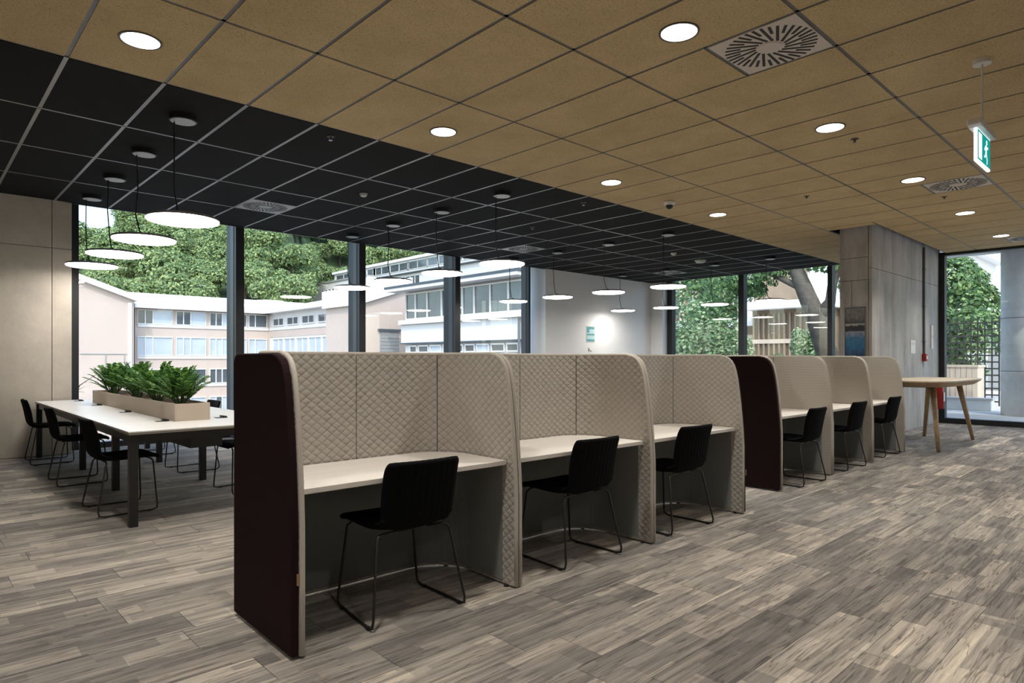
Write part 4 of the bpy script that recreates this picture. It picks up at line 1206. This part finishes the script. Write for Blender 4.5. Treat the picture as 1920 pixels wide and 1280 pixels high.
# --- behind the far windows: shrubs, buildings, a leaning tree
def bush(name, x, y, R, H, seed, label, mat, nleaf=2600, size=.085, z=-.02, lobes=8):
    t = thing(name, label, 'shrub', (x, y, z))
    link('foliage', crown_mesh(seed, [(a, b, c + H * .55, r, q) for a, b, c, r, q in rnd_lobes(seed, lobes, R, H)], nleaf, size, mat), t)
    mb = MB()
    for k in range(5):
        a = k * 1.256; mb.tube([(0, 0, 0), (R * .25 * math.cos(a), R * .25 * math.sin(a), H * .4), (R * .5 * math.cos(a), R * .5 * math.sin(a), H * .75)], [.03, .02, .01], 5)
    mb.build('stems', 'bark', t)
    return t
bush('garden_shrub', 18.7, 11.0, 1.5, 2.6, 101, 'pale green bushy shrub behind the far window, next to the white wall', 'leaf_shrub', 3600, .08)
bush('garden_shrub', 18.7, 9.75, .9, 1.75, 102, 'lower pale green shrub behind the far window near its mullion', 'leaf_shrub', 2600, .07)
bush('garden_shrub', 21.5, 12.6, 1.9, 4.6, 103, 'tall dark green shrub rising behind the pale shrub', 'leaf_near', 3600, .11)
bush('garden_shrub', 21.4, 9.3, .8, 1.1, 104, 'dark low shrub below the brown wall outside', 'leaf_near', 2200, .08)
bush('garden_shrub', 24.6, 10.0, .6, 2.0, 105, 'yellowish green bush beside the leaning trunk', 'leaf_shrub', 2000, .08)
bush('garden_shrub', 22.3, 7.0, .6, 3.4, 106, 'green shrub beyond the window beside the concrete column', 'leaf_near', 2200, .10)
t = thing('slatted_building', 'grey building with vertical fins and a pale ledge beyond the shrubs', 'building', (32, 18, 0))
MB().box(0, 6, -2.6, 8, 0, 7.5).build('wall', 'brown_wall', t)
MB().box(-.9, .1, -2.8, 8, 2.95, 3.35).build('ledge', 'render_white', t)
for k in range(12): MB().box(-.35, -.02, -2.3 + k * .8, -2.1 + k * .8, 3.4, 7.0).build('fin', 'render_white' if k % 3 == 0 else 'beige_wall', t)
for k in range(7): MB().box(-.03, 0, -2.1 + k * 1.3, -1.1 + k * 1.3, 3.6, 6.8).build('window', 'glass_far', t)
MB().box(-.5, -.02, -2.8, 1.0, 2.1, 2.5).build('canopy_beam', 'beige_wall', t)
t = thing('brown_house', 'brown slatted house with a flat white roof behind the leaning tree', 'building', (30, 12.2, 0))
MB().box(0, 5, -.9, 2.6, 0, 3.6).build('wall', 'brown_wall', t)
MB().box(-.8, 5.4, -1.2, 2.7, 3.6, 3.95).build('roof', 'roof_white', t)
for k in range(14): MB().box(-.12, -.01, -.8 + k * .25, -.72 + k * .25, .2, 3.4).build('batten', 'batten', t)
MB().box(-.15, -.001, -.9, 2.6, 2.0, 2.2).build('beam', 'beige_wall', t)
t = thing('beige_house', 'beige block house with a white wing beside the leaning tree', 'building', (31, 8.7, 0))
MB().box(0, 5, .4, 2.1, 0, 4.4).build('wall', 'beige_wall', t)
MB().box(.6, 6, -2.6, .35, 0, 3.3).build('wing', 'render_white', t)
MB().box(-.2, 5.2, .3, 2.2, 4.4, 4.6).build('roof', 'roof_white', t)
for k in range(2): MB().box(.5, .59, -2.2 + k * 1.3, -1.3 + k * 1.3, 1.2, 2.3).build('window', 'glass_far', t)
MB().box(-.06, -.001, .8, 1.6, 2.8, 3.6).build('louvre', 'shutter', t)
t = thing('white_house', 'white house with a pale roof high behind the leaning tree', 'building', (44, 12.5, 0))
MB().box(0, 8, -3.5, 3.5, 0, 7.4).build('wall', 'render_white', t)
MB().prism([(-4.0, 7.4), (0, 9.0), (4.0, 7.4)], 'x', -.5, 8.5).build('roof', 'roof_white', t)
for k in range(3): MB().box(-.05, -.001, -2.6 + k * 2.0, -1.5 + k * 2.0, 4.6, 6.2).build('window', 'glass_far', t)
t = thing('garden_wall', 'low pale garden wall between the far windows and the houses', 'wall', (26, 7, 0))
MB().box(0, .3, -2, 7, -.02, .9).build('wall_body', 'render_white', t)
MB().box(-.05, .35, -2, 7, .9, 1.0).build('coping', 'roof_white', t)

t = thing('leaning_tree', 'leaning tree with a thick forked trunk behind the far windows', 'tree', (19.0, 7.0, -.02))
tk = [(.55, -.25, 0), (.35, .05, .8), (.1, .30, 1.7), (0, .48, 2.5), (-.05, .78, 3.3), (.0, 1.15, 4.2), (.1, 1.3, 5.2)]
MB().tube(tk, [.38, .31, .28, .27, .24, .18, .1], 12).build('trunk', 'bark', t, smooth=True)
MB().tube([(0, .45, 2.45), (.1, .12, 2.0 + .9), (.2, .1, 3.4), (.25, -.15, 4.2), (.3, -.5, 5.0)], [.2, .15, .13, .1, .06], 10).build('branch', 'bark', t, smooth=True)
MB().tube([(-.05, .8, 3.3), (-.1, 1.5, 3.7), (-.1, 2.3, 4.2), (0, 3.0, 4.6)], [.11, .08, .05, .03], 9).build('branch', 'bark', t, smooth=True)
MB().tube([(.35, .05, .8), (.5, -.45, 1.5), (.6, -.6, 2.4), (.6, -.75, 3.2)], [.18, .15, .12, .06], 9).build('branch', 'bark', t, smooth=True)
lobes = [(0, 1.3, 5.2, 1.3, .8), (0, 2.6, 4.6, 1.2, .7), (.3, 3.3, 3.9, .9, .8), (.2, -.3, 5.2, 1.2, .7), (.4, -.8, 3.6, .6, .6), (-.2, 1.9, 4.1, .7, .4), (0, 3.9, 5.0, 1.2, .8), (.6, -1.2, 4.6, .9, .8), (.3, 2.6, 3.4, .5, .4)]
lobes += [(0, 2.4, 3.75, .8, .45), (0, 1.75, 3.95, .6, .4), (.3, 3.2, 3.35, .7, .5), (.2, .25, 4.0, .6, .35), (.45, -.45, 3.35, .45, .45), (.4, -.6, 2.5, .35, .4), (.2, 3.4, 2.7, .4, .35)]
link('crown', crown_mesh(301, lobes, 9500, .075, 'leaf_near'), t)

# --- beyond the glazed front: column, planter, lattice, tree
t = thing('round_column', 'round grey concrete column outside the glazed front', 'column', (18.45, 2.60, -.02))
MB().lathe([(.50, 0), (.50, 3.74)], n=40).build('shaft', 'concrete_out', t, smooth=True)
MB().lathe([(.503, 1.0), (.503, 1.012)], n=40).build('cast_ring', 'steel_grey', t)
MB().lathe([(.503, 2.2), (.503, 2.212)], n=40).build('cast_ring', 'steel_grey', t)
t = thing('outdoor_planter', 'pale timber planter box outside the glazed front', 'planter', (20.7, 3.98, -.02))
for k in range(12): MB().box(0, .03, k * .125 + .004, k * .125 + .121, .03, 1.06).build('board', 'timber_pale', t)
for k in range(6): MB().box(.035 + k * .125, .151 + k * .125, -.002, .028, .03, 1.06).build('board', 'timber_pale', t)
MB().box(-.02, .86, -.02, 1.55, 1.06, 1.12).build('capping', 'timber_pale', t)
MB().box(.04, .80, .03, 1.49, .03, 1.05).build('soil_fill', 'soil', t)
t = thing('lattice_screen', 'dark lattice screen standing behind the outdoor timber planter', 'screen', (21.6, 3.65, -.02))
for k in range(14): MB().box(0, .02, k * .16, k * .16 + .035, 0, 2.45).build('upright', 'lattice', t)
for k in range(13): MB().box(-.02, 0, 0, 2.1, .1 + k * .18, .14 + k * .18).build('rail', 'lattice', t)
t = thing('low_kerb', 'low pale concrete kerb in front of the outdoor planter', 'kerb', (19.4, 3.45, -.02))
MB().box(0, .35, 0, 2.4, 0, .26).build('kerb_body', 'concrete_out', t, bevel=.01)
MB().box(-.03, .38, -.03, 2.4, .262, .31).build('kerb_cap', 'paving', t)
def tree(x, y, label, seed, H, R, nleaf=4200, size=.12, mat='leaf_near'):
    t = thing('street_tree', label, 'tree', (x, y, -.02))
    MB().tube([(0, 0, 0), (.08, .05, H * .3), (0, 0, H * .62)], [.16, .12, .07], 9).build('trunk', 'bark', t, smooth=True)
    link('crown', crown_mesh(seed, [(a, b, c + H * .68, r, q) for a, b, c, r, q in rnd_lobes(seed, 10, R, H * .5)], nleaf, size, mat), t)
bush('garden_shrub', 23.2, 5.0, 1.3, 2.3, 107, 'dark hedge-like shrub right behind the lattice screen', 'leaf_near', 4200, .09)
tree(25.3, 5.5, 'bushy green tree behind the lattice screen', 401, 4.6, 1.8, 9500, .085)
tree(25.0, 3.0, 'darker green tree between the lattice screen and the round column', 402, 4.9, 1.2, 5200, .085)
t = thing('back_fence', 'grey masonry wall far behind the round column', 'wall', (32, 0, 0))
MB().box(0, .4, -8, 5.8, -.02, 2.3).build('wall_body', 'shutter', t)
MB().box(-.05, .45, -8, 5.8, 2.3, 2.42).build('coping', 'concrete_out', t)
